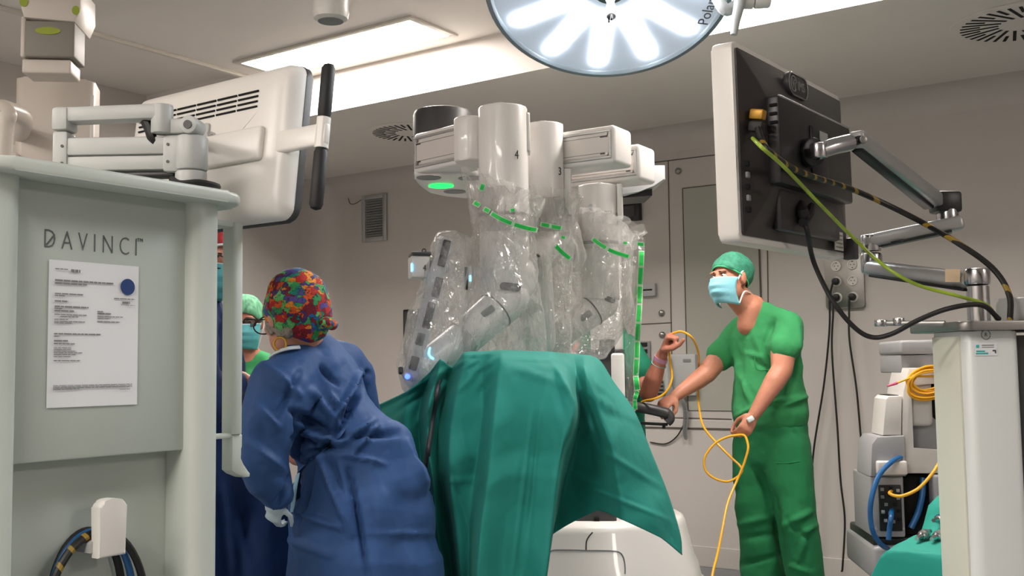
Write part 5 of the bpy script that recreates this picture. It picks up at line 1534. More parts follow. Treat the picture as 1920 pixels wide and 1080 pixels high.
m.tube([wc + x_ * .036 * math.cos(a) + y_ * .036 * math.sin(a) for a in np.linspace(0, 2 * math.pi, 24)[:-1]], .002, 6, True); m.obj('bracelet', M_mask, ps)

# ---------------- woman in blue gown with the colourful cap
fw = V((-.86, .5, 0)).normalized(); lf = V((-.5, -.86, 0)).normalized()
foot = P(690, 1200, 3.08); foot.z = 0
wm = thing('person', 'person in blue surgical gown and colourful patterned cap bending to the left, seen from behind', 'person', foot)
Hw = hframe(P(553, 590, 3.05), V((-.66, .74, -.20)), V((-.10, 0, 1)))
b = MB()
head_prims(b, Hw, P(585, 676, 3.08), .056)
chain(b, [P(590, 690, 3.08), P(610, 760, 3.08), P(680, 880, 3.08), P(690, 960, 3.08)], [(.06, .05), (.055, .055), (.065, .07), (.08, .08)], lf)
shw, elw, wrw = P(532, 738, 2.95), P(496, 850, 2.90), P(518, 938, 2.92)
chain(b, [P(580, 700, 3.05), shw, elw, wrw], [.05, .045, .04, .026])
chain(b, [P(600, 700, 3.12), P(640, 720, 3.25), P(560, 850, 3.35)], [.05, .045, .04])
for s_ in (-.07, .07):
    q = P(690, 960, 3.10) - lf * s_
    chain(b, [q, V((q.x + .01, q.y, .5)), V((q.x + .02, q.y, .08)), V((q.x - .08, q.y + .06, .045))], [.075, .055, .042, .038])
body(b, wm, M_skin2)
cap(Hw, wm, M_print_cap, .050, -.098, (.086, .106, .122), (0, -.014, .004), puff=.4, seed=1, side=-.012)
# tied tail of the cap and hair peeking out
kn = MB(Hw); kn.ball((.02, -.122, -.055), (.026, .018, .018), 8); kn.ball((.045, -.11, -.06), (.018, .016, .016), 8)
link('cap_knot', blob(kn, .005, 3), M_print_cap, wm, 180)
hr = MB(Hw); hr.ball((-.060, -.045, -.058), (.016, .030, .020), 8); hr.ball((-.068, -.015, -.045), (.010, .02, .025), 8); hr.ball((-.074, .020, -.02), (.007, .024, .034), 8)
link('hair', blob(hr, .005, 3), M_hair, wm, 180)
er = Hw @ V((-.084, -.035, -.088))
MB().tube([er + V((.020 * math.cos(a) * .9, -.012 * math.cos(a) * .3, .018 * math.sin(a))) for a in np.linspace(0, 2 * math.pi, 26)[:-1]], .0032, 8, True).obj('hoop_earring', pm('gold', (206, 158, 60), .3, metal=.8), wm)
gl = MB(Hw); gl.tube(crs([(-.084, -.01, .004), (-.080, .05, .006), (-.070, .098, .004)], 4), .0022, 6); gl.tube([(-.040 + .030 * math.cos(a), .112 - .006 * math.cos(a), -.006 + .022 * math.sin(a)) for a in np.linspace(0, 6.28, 20)], .0022, 6); gl.tube([(.034 + .030 * math.cos(a), .112, -.006 + .022 * math.sin(a)) for a in np.linspace(0, 6.28, 20)], .0022, 6)
gl.obj('glasses', M_glass, wm)
# collar strip of the undershirt
MB().tube(crs([P(508, 668, 2.99), P(522, 659, 2.965), P(542, 653, 2.955), P(562, 651, 2.965)], 6), .010, 8, flat=.5).obj('undershirt_collar', M_maskw, wm)
g = MB()
chain(g, [P(585, 690, 3.08), P(592, 722, 3.08), P(610, 780, 3.08), P(655, 850, 3.08), P(672, 950, 3.1), P(680, 1080, 3.12), P(688, 1220, 3.12), P(692, 1330, 3.12)],
      [(.105, .085), (.140, .115), (.135, .130), (.150, .140), (.205, .180), (.232, .20), (.245, .21), (.25, .215)], V((1, 0, 0)))
chain(g, [P(585, 690, 3.08), P(640, 690, 3.18), P(668, 706, 3.24)], [.075, .075, .060])
chain(g, [P(668, 706, 3.24), P(672, 770, 3.28)], [.055, .06])
chain(g, [P(560, 700, 3.02), P(526, 738, 2.95), P(498, 800, 2.90), P(490, 850, 2.89), P(503, 893, 2.90), P(520, 926, 2.92)], [.080, .094, .085, .078, .066, .048])
chain(g, [P(718, 850, 3.06), P(735, 900, 3.06)], [.085, .10])
chain(g, [P(596, 684, 3.10), P(584, 664, 3.085)], [.088, .070])
GC = [  # folds read from the photograph
    (585, 735, 640, 800, 12, .012), (600, 690, 632, 720, 7, -.012), (560, 800, 635, 830, 10, .016), (545, 770, 610, 800, 9, -.012), (548, 820, 640, 845, 7, -.012), (690, 700, 636, 805, 10, -.022), (676, 700, 622, 800, 9, .014),
    (640, 808, 560, 880, 6, -.016), (700, 790, 640, 830, 9, .012), (745, 815, 640, 820, 8, -.012), (705, 800, 660, 850, 8, .010), (556, 780, 557, 930, 8, -.026), (556, 880, 520, 945, 8, -.018), (565, 790, 625, 812, 9, -.018), (575, 850, 620, 838, 9, -.016), (590, 815, 605, 860, 8, .010),
    (480, 760, 520, 800, 12, .010), (470, 830, 530, 880, 14, .010), (600, 850, 660, 1000, 12, .012), (655, 880, 690, 1080, 8, -.016), (590, 870, 562, 980, 9, -.012), (620, 860, 640, 930, 10, -.010), (560, 960, 640, 990, 9, .010),
    (640, 850, 720, 870, 8, .010), (690, 1000, 810, 1000, 6, .004), (760, 830, 790, 900, 10, .010), (530, 1010, 620, 1040, 12, .006), (500, 690, 560, 740, 12, .010), (560, 700, 520, 780, 10, -.010), (620, 740, 650, 790, 7, .012), (600, 745, 580, 775, 6, -.010)]
GWN = garment(g, 'gown', wm, M_gown, .0075, 9, [(a, b_, c, d_, w_ * .95, h_ * 2.6) for a, b_, c, d_, w_, h_ in GC], .012, 5, (1, 1, .6), 11.0, .001,
        [((1, .2, .5), .16, .007), ((-.7, .2, 1), .19, .007), ((1, 0, -.15), .24, .007)])
# added tube shaped as the tight gown fold at the waist, hanging tie
bp = [snap(GWN, x, y, .001) for x, y in ((560, 884), (572, 872), (588, 860), (604, 848), (618, 836), (632, 822), (644, 806), (656, 786), (667, 764))]
MB().tube(crs([p for p in bp if p is not None], 6), .006, 8, flat=.5).obj('waist_fold', M_gown, wm)
MB().tube(crs([snap(GWN, 558, 890, .002), snap(GWN, 552, 925, .004), snap(GWN, 548, 960, .006)], 6), .012, 8, flat=.25).obj('belt_tie', pm('pale_blue_tie', (140, 186, 206), .7), wm)
# white cuff
wd = (P(510, 985, 2.95) - wrw).normalized()
m = MB(); m.cyl(wrw + wd * .004, wrw + wd * .028, .031, .026, n=20); m.obj('glove_cuff', M_glove, wm)
gm = MB(); hand(gm, wrw + wd * .0, P(510, 985, 2.95) - wrw, V((.3, .9, 0)), 1, .6, .70, .4)
link('glove', blob(gm, .0055, 3), M_glove, wm, 180)

# ---------------- person in navy gown behind the grey-green cart
foot = P(400, 1250, 3.4); foot.z = 0
pn = thing('person', 'person in dark blue gown and red cap half hidden behind the DAVINCI cart', 'person', foot)
Hn = hframe(P(378, 486, 3.38), V((.82, -.45, -.12)))
b = MB(); head_prims(b, Hn, P(372, 575, 3.4), .055)
chain(b, [P(370, 590, 3.4), P(372, 680, 3.4), P(380, 850, 3.4), P(382, 930, 3.4)], [(.08, .06), (.14, .09), (.13, .09), (.13, .1)], V((.4, .9, 0)))
chain(b, [P(360, 610, 3.3), P(380, 760, 3.22), P(452, 712, 3.3)], [.05, .042, .028])
hand(b, P(452, 712, 3.3), V((1, .2, -.1)), V((0, 0, -1)), 1, .4, .95, .3)
for s_ in (-.09, .09):
    q = P(382, 930, 3.4) + V((.4, .9, 0)) * s_
    chain(b, [q, V((q.x, q.y, .5)), V((q.x, q.y, .08)), V((q.x + .12, q.y - .03, .045))], [.085, .06, .042, .038])
body(b, pn, M_skin1, .007)
eyes(Hn, pn)
cap(Hn, pn, M_redcap, .052, -.06, (.086, .108, .10), puff=.4, seed=5, side=-.01); rim(Hn, pn, M_maskw, .052, -.06, (.087, .109, .099), (0, -.014, .036), .004, 'cap_band', -.01)
mask(Hn, pn, M_mask2, 'ties')
gl = MB(Hn); gl.tube(crs([(.084, -.01, .004), (.080, .05, .006), (.070, .098, .004)], 4), .0025, 6); gl.tube([(.036 + .028 * math.cos(a), .112, -.004 + .02 * math.sin(a)) for a in np.linspace(0, 6.28, 20)], .0025, 6); gl.tube([(-.036 + .028 * math.cos(a), .112, -.004 + .02 * math.sin(a)) for a in np.linspace(0, 6.28, 20)], .0025, 6)
gl.obj('glasses', M_glass, pn)
g = MB()
chain(g, [P(370, 585, 3.4), P(372, 640, 3.4), P(376, 780, 3.4), P(385, 930, 3.4), P(395, 1080, 3.42), P(400, 1250, 3.42)], [(.10, .08), (.165, .11), (.165, .13), (.185, .16), (.20, .18), (.21, .19)], V((.4, .9, 0)))
chain(g, [P(366, 600, 3.32), P(366, 690, 3.22), P(385, 765, 3.2), P(440, 720, 3.28)], [.07, .068, .06, .045])
chain(g, [P(440, 890, 3.42), P(484, 985, 3.42), P(496, 1200, 3.42)], [.07, .11, .13])
garment(g, 'gown', pn, M_gownd, .012, 8, [(402, 560, 425, 620, 10, .012), (402, 640, 424, 600, 8, -.01), (430, 900, 470, 1080, 16, .012), (410, 900, 430, 1080, 12, -.012)], .012, 6, (1, 1, .5), 21.0)

# ---------------- person at the back with green cap
foot = P(462, 1146, 5.25); foot.z = 0
pb = thing('person', 'person in green scrubs, green cap and dark glasses standing at the far back wall', 'person', foot)
Hb = hframe(P(460, 604, 5.2), V((.12, -1, -.06)))
b = MB(); head_prims(b, Hb, P(462, 662, 5.24), .052)
chain(b, [P(462, 668, 5.25), P(462, 740, 5.25), P(462, 860, 5.25), P(462, 900, 5.25)], [(.08, .06), (.14, .09), (.13, .09), (.13, .1)], V((1, 0, 0)))
for s_ in (-1, 1): chain(b, [P(462, 690, 5.25), P(462 + s_ * 62, 700, 5.25), P(462 + s_ * 75, 790, 5.22), P(462 + s_ * 50, 850, 5.1)], [.05, .05, .042, .03]); hand(b, P(462 + s_ * 50, 850, 5.1), V((-s_ * .5, -.4, -.2)), V((0, 0, -1)), s_, .5, .95, .4)
for s_ in (-35, 35):
    chain(b, [P(462 + s_, 900, 5.25), P(462 + s_, 1010, 5.24), P(462 + s_, 1115, 5.26)], [.085, .06, .045]); q = P(462 + s_, 1125, 5.26); chain(b, [V((q.x, q.y, .05)), V((q.x, q.y - .13, .04))], [.045, .035])
body(b, pb, M_skin3, .007)
eyes(Hb, pb)
cap(Hb, pb, pm('light_green_net_cap', (96, 160, 124), .8, var=.45, scale=70, stretch=(1, 1, .2)), .046, -.03, (.086, .106, .098), puff=.4, seed=2, side=-.03)
mask(Hb, pb, M_mask2)
gl = MB(Hb)
for s in (-1, 1):
    gl.tube([(s * .034 + x, .106 - .006 * abs(x) * 10, .0 + z) for x, z in rrect(.056, .036, .010, 4)], .0036, 6, True); gl.tube(crs([(s * .062, .10, .004), (s * .078, .05, .006), (s * .080, -.005, .006)], 4), .003, 6)
gl.tube([(-.008, .108, .004), (.008, .108, .004)], .003, 6)
g0 = gl.obj('glasses', M_glass, pb)
for s in (-1, 1): MB(Hb).prism([(s * .034 + x, z) for x, z in rrect(.053, .033, .009, 4)], 0, .001, M=Matrix(((1, 0, 0, 0), (0, 0, -1, .105), (0, 1, 0, 0), (0, 0, 0, 1)))).obj('lens', M_lensg, g0, smooth=0)
g = MB()
chain(g, [P(462, 690, 5.25), P(462, 730, 5.25), P(462, 880, 5.25)], [(.115, .07), (.18, .115), (.18, .135)], V((1, 0, 0)))
for s_ in (-1, 1): chain(g, [P(462 + s_ * 22, 676, 5.25), P(462 + s_ * 60, 700, 5.25), P(462 + s_ * 74, 750, 5.22)], [.052, .068, .075])
garment(g, 'scrub_top', pb, M_scrub, .012, 6, [(480, 650, 490, 690, 5, -.006)], .006, 7)
g = MB()
chain(g, [P(462, 880, 5.25), P(462, 905, 5.25)], [(.17, .13), (.17, .13)], V((1, 0, 0)))
for s_ in (-35, 35): chain(g, [P(462 + s_, 900, 5.25), P(462 + s_, 1010, 5.24), P(462 + s_, 1118, 5.26)], [.10, .09, .085])
garment(g, 'scrub_trousers', pb, M_scrub2, .014, 6, (), .006, 7)

# ------------------------------------------------------------------ teal drape over the operating table
M_teal = cloth('teal_drape_fabric', (42, 140, 128), .7, .22, 18, .10)
M_teal2 = cloth('teal_table_cloth', (40, 158, 140), .7, .2, 20, .06)
def teal_light():
    nt = M_teal.node_tree
    b = nt.nodes['Principled BSDF']
    return b
DR = [
 [(690, 768, 3.60), (697, 775, 3.58), (700, 800, 3.54), (705, 850, 3.52), (710, 920, 3.50), (715, 1000, 3.50), (720, 1120, 3.50)],
 [(765, 733, 3.42), (765, 745, 3.40), (760, 790, 3.38), (765, 850, 3.37), (775, 930, 3.37), (785, 1000, 3.36), (800, 1120, 3.36)],
 [(806, 700, 3.38), (800, 716, 3.42), (786, 775, 3.43), (788, 845, 3.42), (797, 915, 3.42), (806, 1000, 3.41), (822, 1120, 3.41)],
 [(826, 675, 3.33), (822, 698, 3.32), (804, 760, 3.30), (802, 830, 3.30), (811, 900, 3.31), (821, 1000, 3.32), (836, 1120, 3.33)],
 [(849, 690, 3.36), (841, 710, 3.38), (824, 772, 3.38), (820, 842, 3.37), (828, 920, 3.38), (840, 1000, 3.39), (852, 1120, 3.39)],
 [(871, 662, 3.34), (868, 692, 3.29), (852, 762, 3.25), (844, 842, 3.24), (846, 920, 3.25), (856, 1000, 3.26), (868, 1120, 3.27)],
 [(905, 660, 3.36), (905, 692, 3.29), (905, 765, 3.27), (897, 842, 3.28), (887, 920, 3.28), (880, 1000, 3.28), (880, 1120, 3.28)],
 [(940, 659, 3.36), (938, 684, 3.22), (929, 770, 3.17), (921, 850, 3.16), (911, 930, 3.16), (902, 1000, 3.15), (892, 1120, 3.15)],
 [(985, 660, 3.40), (984, 686, 3.25), (972, 772, 3.20), (964, 850, 3.19), (956, 930, 3.19), (946, 1000, 3.19), (938, 1120, 3.19)],
 [(1030, 661, 3.42), (1030, 690, 3.28), (1013, 772, 3.22), (1005, 850, 3.215), (996, 930, 3.21), (985, 1000, 3.21), (972, 1120, 3.21)],
 [(1058, 663, 3.60), (1060, 696, 3.30), (1076, 768, 3.16), (1052, 850, 3.16), (1041, 930, 3.15), (1034, 1000, 3.15), (1020, 1120, 3.15)],
 [(1074, 664, 3.62), (1080, 702, 3.38), (1088, 782, 3.38), (1074, 852, 3.44), (1057, 910, 3.50), (1046, 960, 3.52), (1034, 1004, 3.52)],
 [(1090, 666, 3.62), (1098, 700, 3.34), (1106, 788, 3.32), (1109, 840, 3.38), (1113, 884, 3.42), (1117, 922, 3.43), (1120, 957, 3.44)],
 [(1105, 667, 3.62), (1120, 708, 3.38), (1141, 800, 3.30), (1150, 850, 3.29), (1158, 900, 3.29), (1165, 940, 3.29), (1170, 976, 3.30)],
 [(1117, 671, 3.65), (1139, 716, 3.45), (1172, 800, 3.37), (1192, 860, 3.35), (1209, 915, 3.34), (1225, 965, 3.33), (1240, 1009, 3.33)],
 [(1122, 675, 3.70), (1152, 718, 3.60), (1190, 772, 3.50), (1222, 850, 3.45), (1252, 925, 3.42), (1275, 1000, 3.40), (1279, 1041, 3.38)]]
cols = []
for c in DR:
    r = P(*c[0]); pz = min(r.z - .03, 1.125)
    top = [V((r.x, 4.10, .72)), V((r.x, 4.06, pz - .06)), V((r.x, 4.00, pz)), V((r.x, max(3.72, r.y + .16), pz + .003)), V((r.x, r.y + .09, pz + .012))]      # the sheet lies over the table and drops down its far side
    cols.append([np.array(p) for p in top + [P(*p) for p in c]])
def spl2(cols, su, sv):
    cc = [crs(c, sv) for c in cols]
    out = []
    for j in range(len(cc[0])):
        q = [c[j] for c in cc]
        sm = crs(q, su)
        li = [q[i] * (1 - k / su) + q[i + 1] * (k / su) for i in range(len(q) - 1) for k in range(su)] + [q[-1]]
        out.append([a_ * .35 + b_ * .65 for a_, b_ in zip(sm, li)])
    return out
rows = spl2(cols, 12, 12)
m = MB(); m.grid([[V(p) for p in r] for r in rows])
me = bpy.data.meshes.new('drape'); me.from_pydata([tuple(v) for v in m.v], [], m.f)
DCR = [(815, 900, 897, 900, 4, .005), (925, 874, 1042, 872, 4, .004), (1090, 730, 1232, 812, 9, .010), (1112, 765, 1160, 786, 5, -.008), (1130, 845, 1248, 918, 8, .008), (1105, 915, 1255, 975, 6, .008), (1048, 875, 1120, 910, 6, .008),
       (1012, 770, 985, 1075, 5, -.008), (1000, 760, 962, 1075, 5, .006), (842, 690, 700, 768, 8, .014), (850, 700, 720, 790, 8, -.012), (860, 690, 775, 800, 9, .012), (845, 705, 790, 830, 7, -.010),
       (850, 690, 880, 672, 6, .014), (870, 668, 930, 664, 5, .010), (945, 672, 1100, 676, 5, .008), (1045, 668, 1075, 690, 6, .012), (890, 700, 850, 740, 9, .012), (935, 690, 900, 740, 9, -.010), (905, 670, 870, 690, 7, .012), (940, 668, 880, 700, 8, .012), (965, 690, 1080, 730, 10, .008), (1040, 680, 1080, 760, 8, .012), (1035, 700, 1060, 790, 10, -.010), (1080, 690, 1130, 850, 8, -.012), (1095, 690, 1155, 860, 8, .012),
       (820, 780, 830, 880, 6, .010), (860, 780, 880, 880, 9, .008), (845, 880, 880, 1000, 8, -.008), (825, 950, 850, 1060, 8, .010), (1120, 720, 1200, 790, 6, .008), (1150, 800, 1160, 900, 7, .007), (1060, 790, 1050, 860, 5, .006)]
def dfn(co, no):
    # the sheet has no closed inside: push along the view side
    v = np.array(CAM) - co
    v = v / np.linalg.norm(v, axis=1)[:, None]
    d = 1.4 * creases(co, no, DCR, False) + trifold(co, [((1, 0, .45), .17, .007), ((-.6, 0, 1), .23, .007), ((1, 0, -.9), .2, .006)], 2.0) + .004 * (nfield(co, 7, (1, 1, .6), 3.0, True, 2) - .5) + .0015 * nfield(co, 30, (1, 1, 1), 8.0, True, 1)
    return v * d[:, None]
displace(me, dfn)
tbl = P(960, 900, 3.65); tbl.z = 0
drape = link('surgical_drape', me, M_teal, None, 180, .002)
tag(drape, 'large teal surgical drape hanging over the operating table', 'drape')
# table below
t = thing('operating_table', 'operating table hidden under the large teal drape', 'table', tbl)
TFm = frame(tbl, (1, 0, 0))
ztp = 1.08
MB(TFm).box((-.02, .10, ztp - .05), (.56, .42, .09), .03).obj('tabletop', M_dgrey, t)
MB(TFm).box((-.02, .10, ztp + .018), (.54, .40, .05), .022).obj('mattress', M_black, t)
MB(TFm).box((0, .10, .60), (.22, .26, .86), .03).obj('pedestal', M_steel, t)
MB(TFm).box((0, .12, .08), (.55, .45, .16), .05).obj('base', M_lgrey, t)
hz = [snap(drape, x, y, .0115) for x, y in ((826, 712), (822, 722), (818, 742), (815, 760), (811, 785), (808, 810), (805, 830), (802, 850), (799, 878), (796, 906))]
tag(MB().tube(crs(hz, 5), [.005] * 6 + [.0085] * 40, 10).obj('hanging_hose', M_dgrey), 'dark grey hose hanging down the front of the teal drape', 'hose')

# ------------------------------------------------------------------ small draped table at the right edge
t0 = P(1710, 1000, 3.35)
ztp = .665
t = thing('instrument_table', 'small instrument table under a bright teal cloth beside the white cart', 'table', (t0.x + .15, t0.y + .1, 0))
def TZ(px, py, z): return PZ(px, py, z)
A = P(1657, 1016, 3.10); A.z = ztp
fx = WX; fy = WY
def tp(u, v_, z): return A + fx * u + fy * v_ + UP * (z - ztp)
rows = []
W2, D2 = .55, .70
nu, nv = 44, 40
for j in range(nv + 1):
    row = []
    for i in range(nu + 1):
        u = -.42 + (W2 + .42 + .2) * i / nu; v_ = -.42 + (D2 + .42) * j / nv
        # fold the overhang down
        uu, zz_ = (u, 0) if u > 0 else (-.09 * (1 - math.exp(u * 6)) + .012 * math.sin(v_ * 22) * min(1, -u * 5), u)
        vv, z2 = (v_, 0) if v_ > 0 else (-.03 * (1 - math.exp(v_ * 6)) + .022 * math.sin(u * 17 + 1) * min(1, -v_ * 4), v_)
        z = ztp + min(zz_, z2) if (u <= 0 or v_ <= 0) else ztp
        if u > -.03 and v_ > .44:
            k = min(1, (u + .03) / .05) * min(1, (v_ - .44) / .06); z += .10 * k
        z += .004 * noise.noise(V((u * 14, v_ * 14, 2))) + .003 * noise.noise(V((u * 40, v_ * 40, 7)))
        row.append(tp(uu, vv, z))
    rows.append(row)
m = MB(); m.grid(rows); m.obj('cloth', M_teal2, t, 180, .002)
MB(frame(tp(.28, .30, ztp - .035), fx)).box((0, 0, 0), (.50, .56, .05), .01).obj('tray', M_steel, t)
for a in (.06, .48):
    for b_ in (.06, .54):
        m = MB(); q = tp(a, b_, ztp - .05); m.cyl(V((q.x, q.y, .0)), q, .012, n=12); m.obj('leg', M_steel, t)
def instr(p, q, label, blue=False):
    p, q = V(p), V(q)
    o = thing('surgical_instrument', label, 'instrument', p, 'steel instruments on the small teal table')
    d = q - p
    m = MB(); m.tube([p, p + d * .3, p + d * .32, p + d * .7, p + d * .74, q], [.006, .009, .013, .014, .009, .007], 12); m.obj('shaft', M_chrome, o)
    m = MB(); m.cyl(p + d * .45, p + d * .55, .0155, n=14); m.obj('collar', M_blue_cable if blue else M_steel, o)
def onT(px, py, up=.016):
    q = PZ(px, py, ztp + up); return q
instr(onT(1719, 1010), onT(1744, 996), 'short steel instrument lying farthest from the white cart on the teal cloth')
instr(onT(1747, 1011), onT(1772, 997), 'short steel instrument lying between its twin and the white cart')
instr(onT(1750, 976, .04), onT(1775, 970, .04), 'blue-collared steel instrument lying against the folded teal cloth', True)

# ------------------------------------------------------------------ clear plastic drapes on the robot arms
def plasticmat(name, base=.20, tint=(248, 246, 243), green=0):
    m, nt, b = newmat(name)
    N, L = nt.nodes.new, nt.links.new
    tc = N('ShaderNodeTexCoord')
    mp = N('ShaderNodeMapping'); mp.inputs['Scale'].default_value = (1, 1, .45); L(tc.outputs['Object'], mp.inputs[0])
    n1 = N('ShaderNodeTexNoise'); n1.inputs['Scale'].default_value = 16; n1.inputs['Detail'].default_value = 5; n1.inputs['Distortion'].default_value = 1.4
    L(mp.outputs[0], n1.inputs['Vector'])
    vo = N('ShaderNodeTexVoronoi'); vo.feature = 'DISTANCE_TO_EDGE'; vo.inputs['Scale'].default_value = 20
    mx0 = N('ShaderNodeMix'); mx0.data_type = 'RGBA'; mx0.inputs[0].default_value = .12
    L(mp.outputs[0], mx0.inputs[6]); L(n1.outputs['Color'], mx0.inputs[7]); L(mx0.outputs[2], vo.inputs['Vector'])
    vr = N('ShaderNodeValToRGB'); vr.color_ramp.elements[0].position = 0; vr.color_ramp.elements[1].position = .22
    L(vo.outputs['Distance'], vr.inputs[0])
    ad = N('ShaderNodeMath'); ad.operation = 'ADD'; L(vr.outputs[0], ad.inputs[0]); L(n1.outputs['Fac'], ad.inputs[1])
    bp = N('ShaderNodeBump'); bp.inputs['Strength'].default_value = 1.0; bp.inputs['Distance'].default_value = .014
    L(ad.outputs[0], bp.inputs['Height'])
    df = N('ShaderNodeBsdfDiffuse'); df.inputs[0].default_value = lin(tint) + (1,)
    tl_ = N('ShaderNodeBsdfTranslucent'); tl_.inputs[0].default_value = lin(tint) + (1,)
    op = N('ShaderNodeMixShader'); op.inputs[0].default_value = .5; L(df.outputs[0], op.inputs[1]); L(tl_.outputs[0], op.inputs[2])
    tr = N('ShaderNodeBsdfTransparent')
    gl = N('ShaderNodeBsdfGlossy'); gl.inputs['Roughness'].default_value = .10; L(bp.outputs[0], gl.inputs['Normal'])
    lw = N('ShaderNodeLayerWeight'); lw.inputs['Blend'].default_value = .18; L(bp.outputs[0], lw.inputs['Normal'])
    rp = N('ShaderNodeMapRange'); rp.inputs['From Min'].default_value = .35; rp.inputs['From Max'].default_value = .68
    rp.inputs['To Min'].default_value = base * .6; rp.inputs['To Max'].default_value = base * 1.6
    L(n1.outputs['Fac'], rp.inputs['Value'])
    m1 = N('ShaderNodeMixShader'); L(rp.outputs[0], m1.inputs[0]); L(tr.outputs[0], m1.inputs[1]); L(op.outputs[0], m1.inputs[2])
    ml = N('ShaderNodeMath'); ml.operation = 'MULTIPLY'; ml.operation = 'MULTIPLY_ADD'; ml.inputs[1].default_value = .5; ml.inputs[2].default_value = .08; L(lw.outputs['Fresnel'], ml.inputs[0])
    m2 = N('ShaderNodeMixShader'); L(ml.outputs[0], m2.inputs[0]); L(m1.outputs[0], m2.inputs[1]); L(gl.outputs[0], m2.inputs[2])
    L(m2.outputs[0], nt.nodes['Material Output'].inputs['Surface'])
    return m
M_plas = plasticmat('clear_plastic_film', .215)
M_plas2 = plasticmat('thin_clear_film', .10)
M_tape = pm('green_tape', (40, 214, 92), .5, var=.05); M_tapew = pm('tape_white_edge', (206, 232, 206), .6)
ARMPARTS = [o for o in robot.children if o.type == 'MESH' and o.name.split('.')[0] in ('arm_column', 'elbow', 'lower_arm', 'wrist', 'instrument_rail', 'carriage_neck', 'sensor_window', 'clutch_button', 'rail_insert', 'port_clip', 'column_rib')]
FILMS = []
def sleeve(t, prims, name='sleeve', voxel=.012, amp=.016, seed=0.0):
    m = MB()
    for pts, rs in prims: chain(m, [P(*p) for p in pts], rs)
    me = blob(m, voxel, 5, .5)
    def fn(co, no):
        return amp * (nfield(co, 9, (1, 1, .55), seed, True, 2) - .45) + amp * .35 * nfield(co, 26, (1, 1, .6), seed + 4, True, 1) + trifold(co, [((1, 0, .5), .11, .004), ((-.6, .2, 1), .14, .004)], seed, .4)
    displace(me, fn)
    press_out(me, ARMPARTS)             # the film lies against the arm it wraps,
    press_out(me, FILMS, .003)          # against its neighbours
    rest_on(me, drape)                  # and on the drape below
    press_out(me, FILMS, .003)
    o = link(name, me, M_plas, t, 180)
    FILMS.append(o)
    return o
def collar(t, px, d, ytop, ybot, r, tilt, seed, flare=.02, name='collar'):
    a = P(px, (ytop + ybot) / 2, d)
    zt, zl = P(px, ytop, d).z, P(px, ybot, d).z
    rows = []
    for i in range(12):
        k = i / 11; row = []
        for j in range(72):
            ph = 2 * math.pi * j / 72
            c, s = math.cos(ph), math.sin(ph)
            rr = r + flare * k * k + .012 * noise.noise(V((c * 2 + seed, s * 2, k * 2))) + .008 * abs(noise.noise(V((c * 6 + seed, s * 6, k * 3)))) + k * .018 * noise.noise(V((c * 4 + seed, s * 4, 5)))
            z = zl + (zt - zl) * k - tilt * c * r * k + k * .02 * noise.noise(V((c * 5 + seed, s * 5, 9)))
            row.append(V((a.x + rr * c, a.y + rr * s, z)))
        rows.append(row)
    m = MB(); m.grid(rows, True)
    o = m.obj(name, M_plas, t, 180)
    press_out(o.data, ARMPARTS)
    return o
def tape(t, pts, hw=.0085, segs=3, gap=.006):
    """green tape with pale edges following the points."""
    q = [V(p) for p in crs([P(*p) for p in pts], 8)]
    films = [o for o in t.children if o.type == 'MESH' and o.name.split('.')[0] in ('sleeve', 'collar', 'sheet')]
    dep = []
    for p in q:
        h_ = [snap(o, *pxof(p), .003) for o in films]
        h_ = [x for x in h_ if x is not None]
        dep.append(min(x.y for x in h_) if h_ else None)
    good = [x for x in dep if x is not None]
    if good:
        md = sorted(good)[len(good) // 2]
        dep = [md if (x is None or abs(x - md) > .06) else x for x in dep]
        dep = [min(dep[max(0, i - 1):i + 2]) for i in range(len(dep))]
        dep = [sum(dep[max(0, i - 2):i + 3]) / len(dep[max(0, i - 2):i + 3]) - .002 for i in range(len(dep))]
        q = [P(*pxof(p), y) for p, y in zip(q, dep)]
    n = len(q) - 1
    k = max(1, segs)
    view = cd
    for s in range(k):
        a, b_ = int(n * s / k), int(n * (s + 1) / k)
        seg = q[a:b_ + 1]
        if len(seg) < 2: continue
        top, bot, ti, bi = [], [], [], []
        for i, p in enumerate(seg):
            tg = (seg[min(i + 1, len(seg) - 1)] - seg[max(i - 1, 0)]).normalized()
            nn = tg.cross(view).normalized()
            top.append(p + nn * hw); bot.append(p - nn * hw)
            ti.append(p + nn * hw * .74 - view * .0012); bi.append(p - nn * hw * .74 - view * .0012)
        w_ = MB(); w_.grid([top, bot]); e = w_.obj('tape', M_tapew, t, 0, .0008)
        i0 = 1 if len(seg) > 3 else 0
        g_ = MB(); g_.grid([ti[i0:len(ti) - i0] if len(ti) - 2 * i0 > 1 else ti, bi[i0:len(bi) - i0] if len(bi) - 2 * i0 > 1 else bi]); g_.obj('tape_stripe', M_tape, e, 0, .0008)
def pdrape(px, py, d, label): return thing('plastic_drape', label, 'plastic drape', P(px, py, d), 'clear plastic drapes on the robot arms')
t = pdrape(930, 640, 3.6, 'crumpled clear plastic drape around the thick arm marked 4')
sleeve(t, [([(940, 415, 3.72), (942, 490, 3.70), (945, 560, 3.68)], [.098, .110, .118]), ([(945, 560, 3.68), (908, 608, 3.65), (890, 626, 3.635)], [.118, .096, .080]), ([(950, 560, 3.7), (975, 650, 3.72)], [.11, .09]), ([(915, 600, 3.67), (930, 680, 3.68)], [.09, .085])], seed=1.0)
collar(t, 944, 3.72, 350, 440, .112, .55, 1.3, .03)
tape(t, [(888, 379, 3.60), (900, 386, 3.575)], segs=1); tape(t, [(907, 391, 3.57), (918, 397, 3.56)], segs=1)
tape(t, [(920, 399, 3.555), (938, 410, 3.55), (962, 420, 3.55), (985, 427, 3.56), (1008, 432, 3.60)], segs=2)
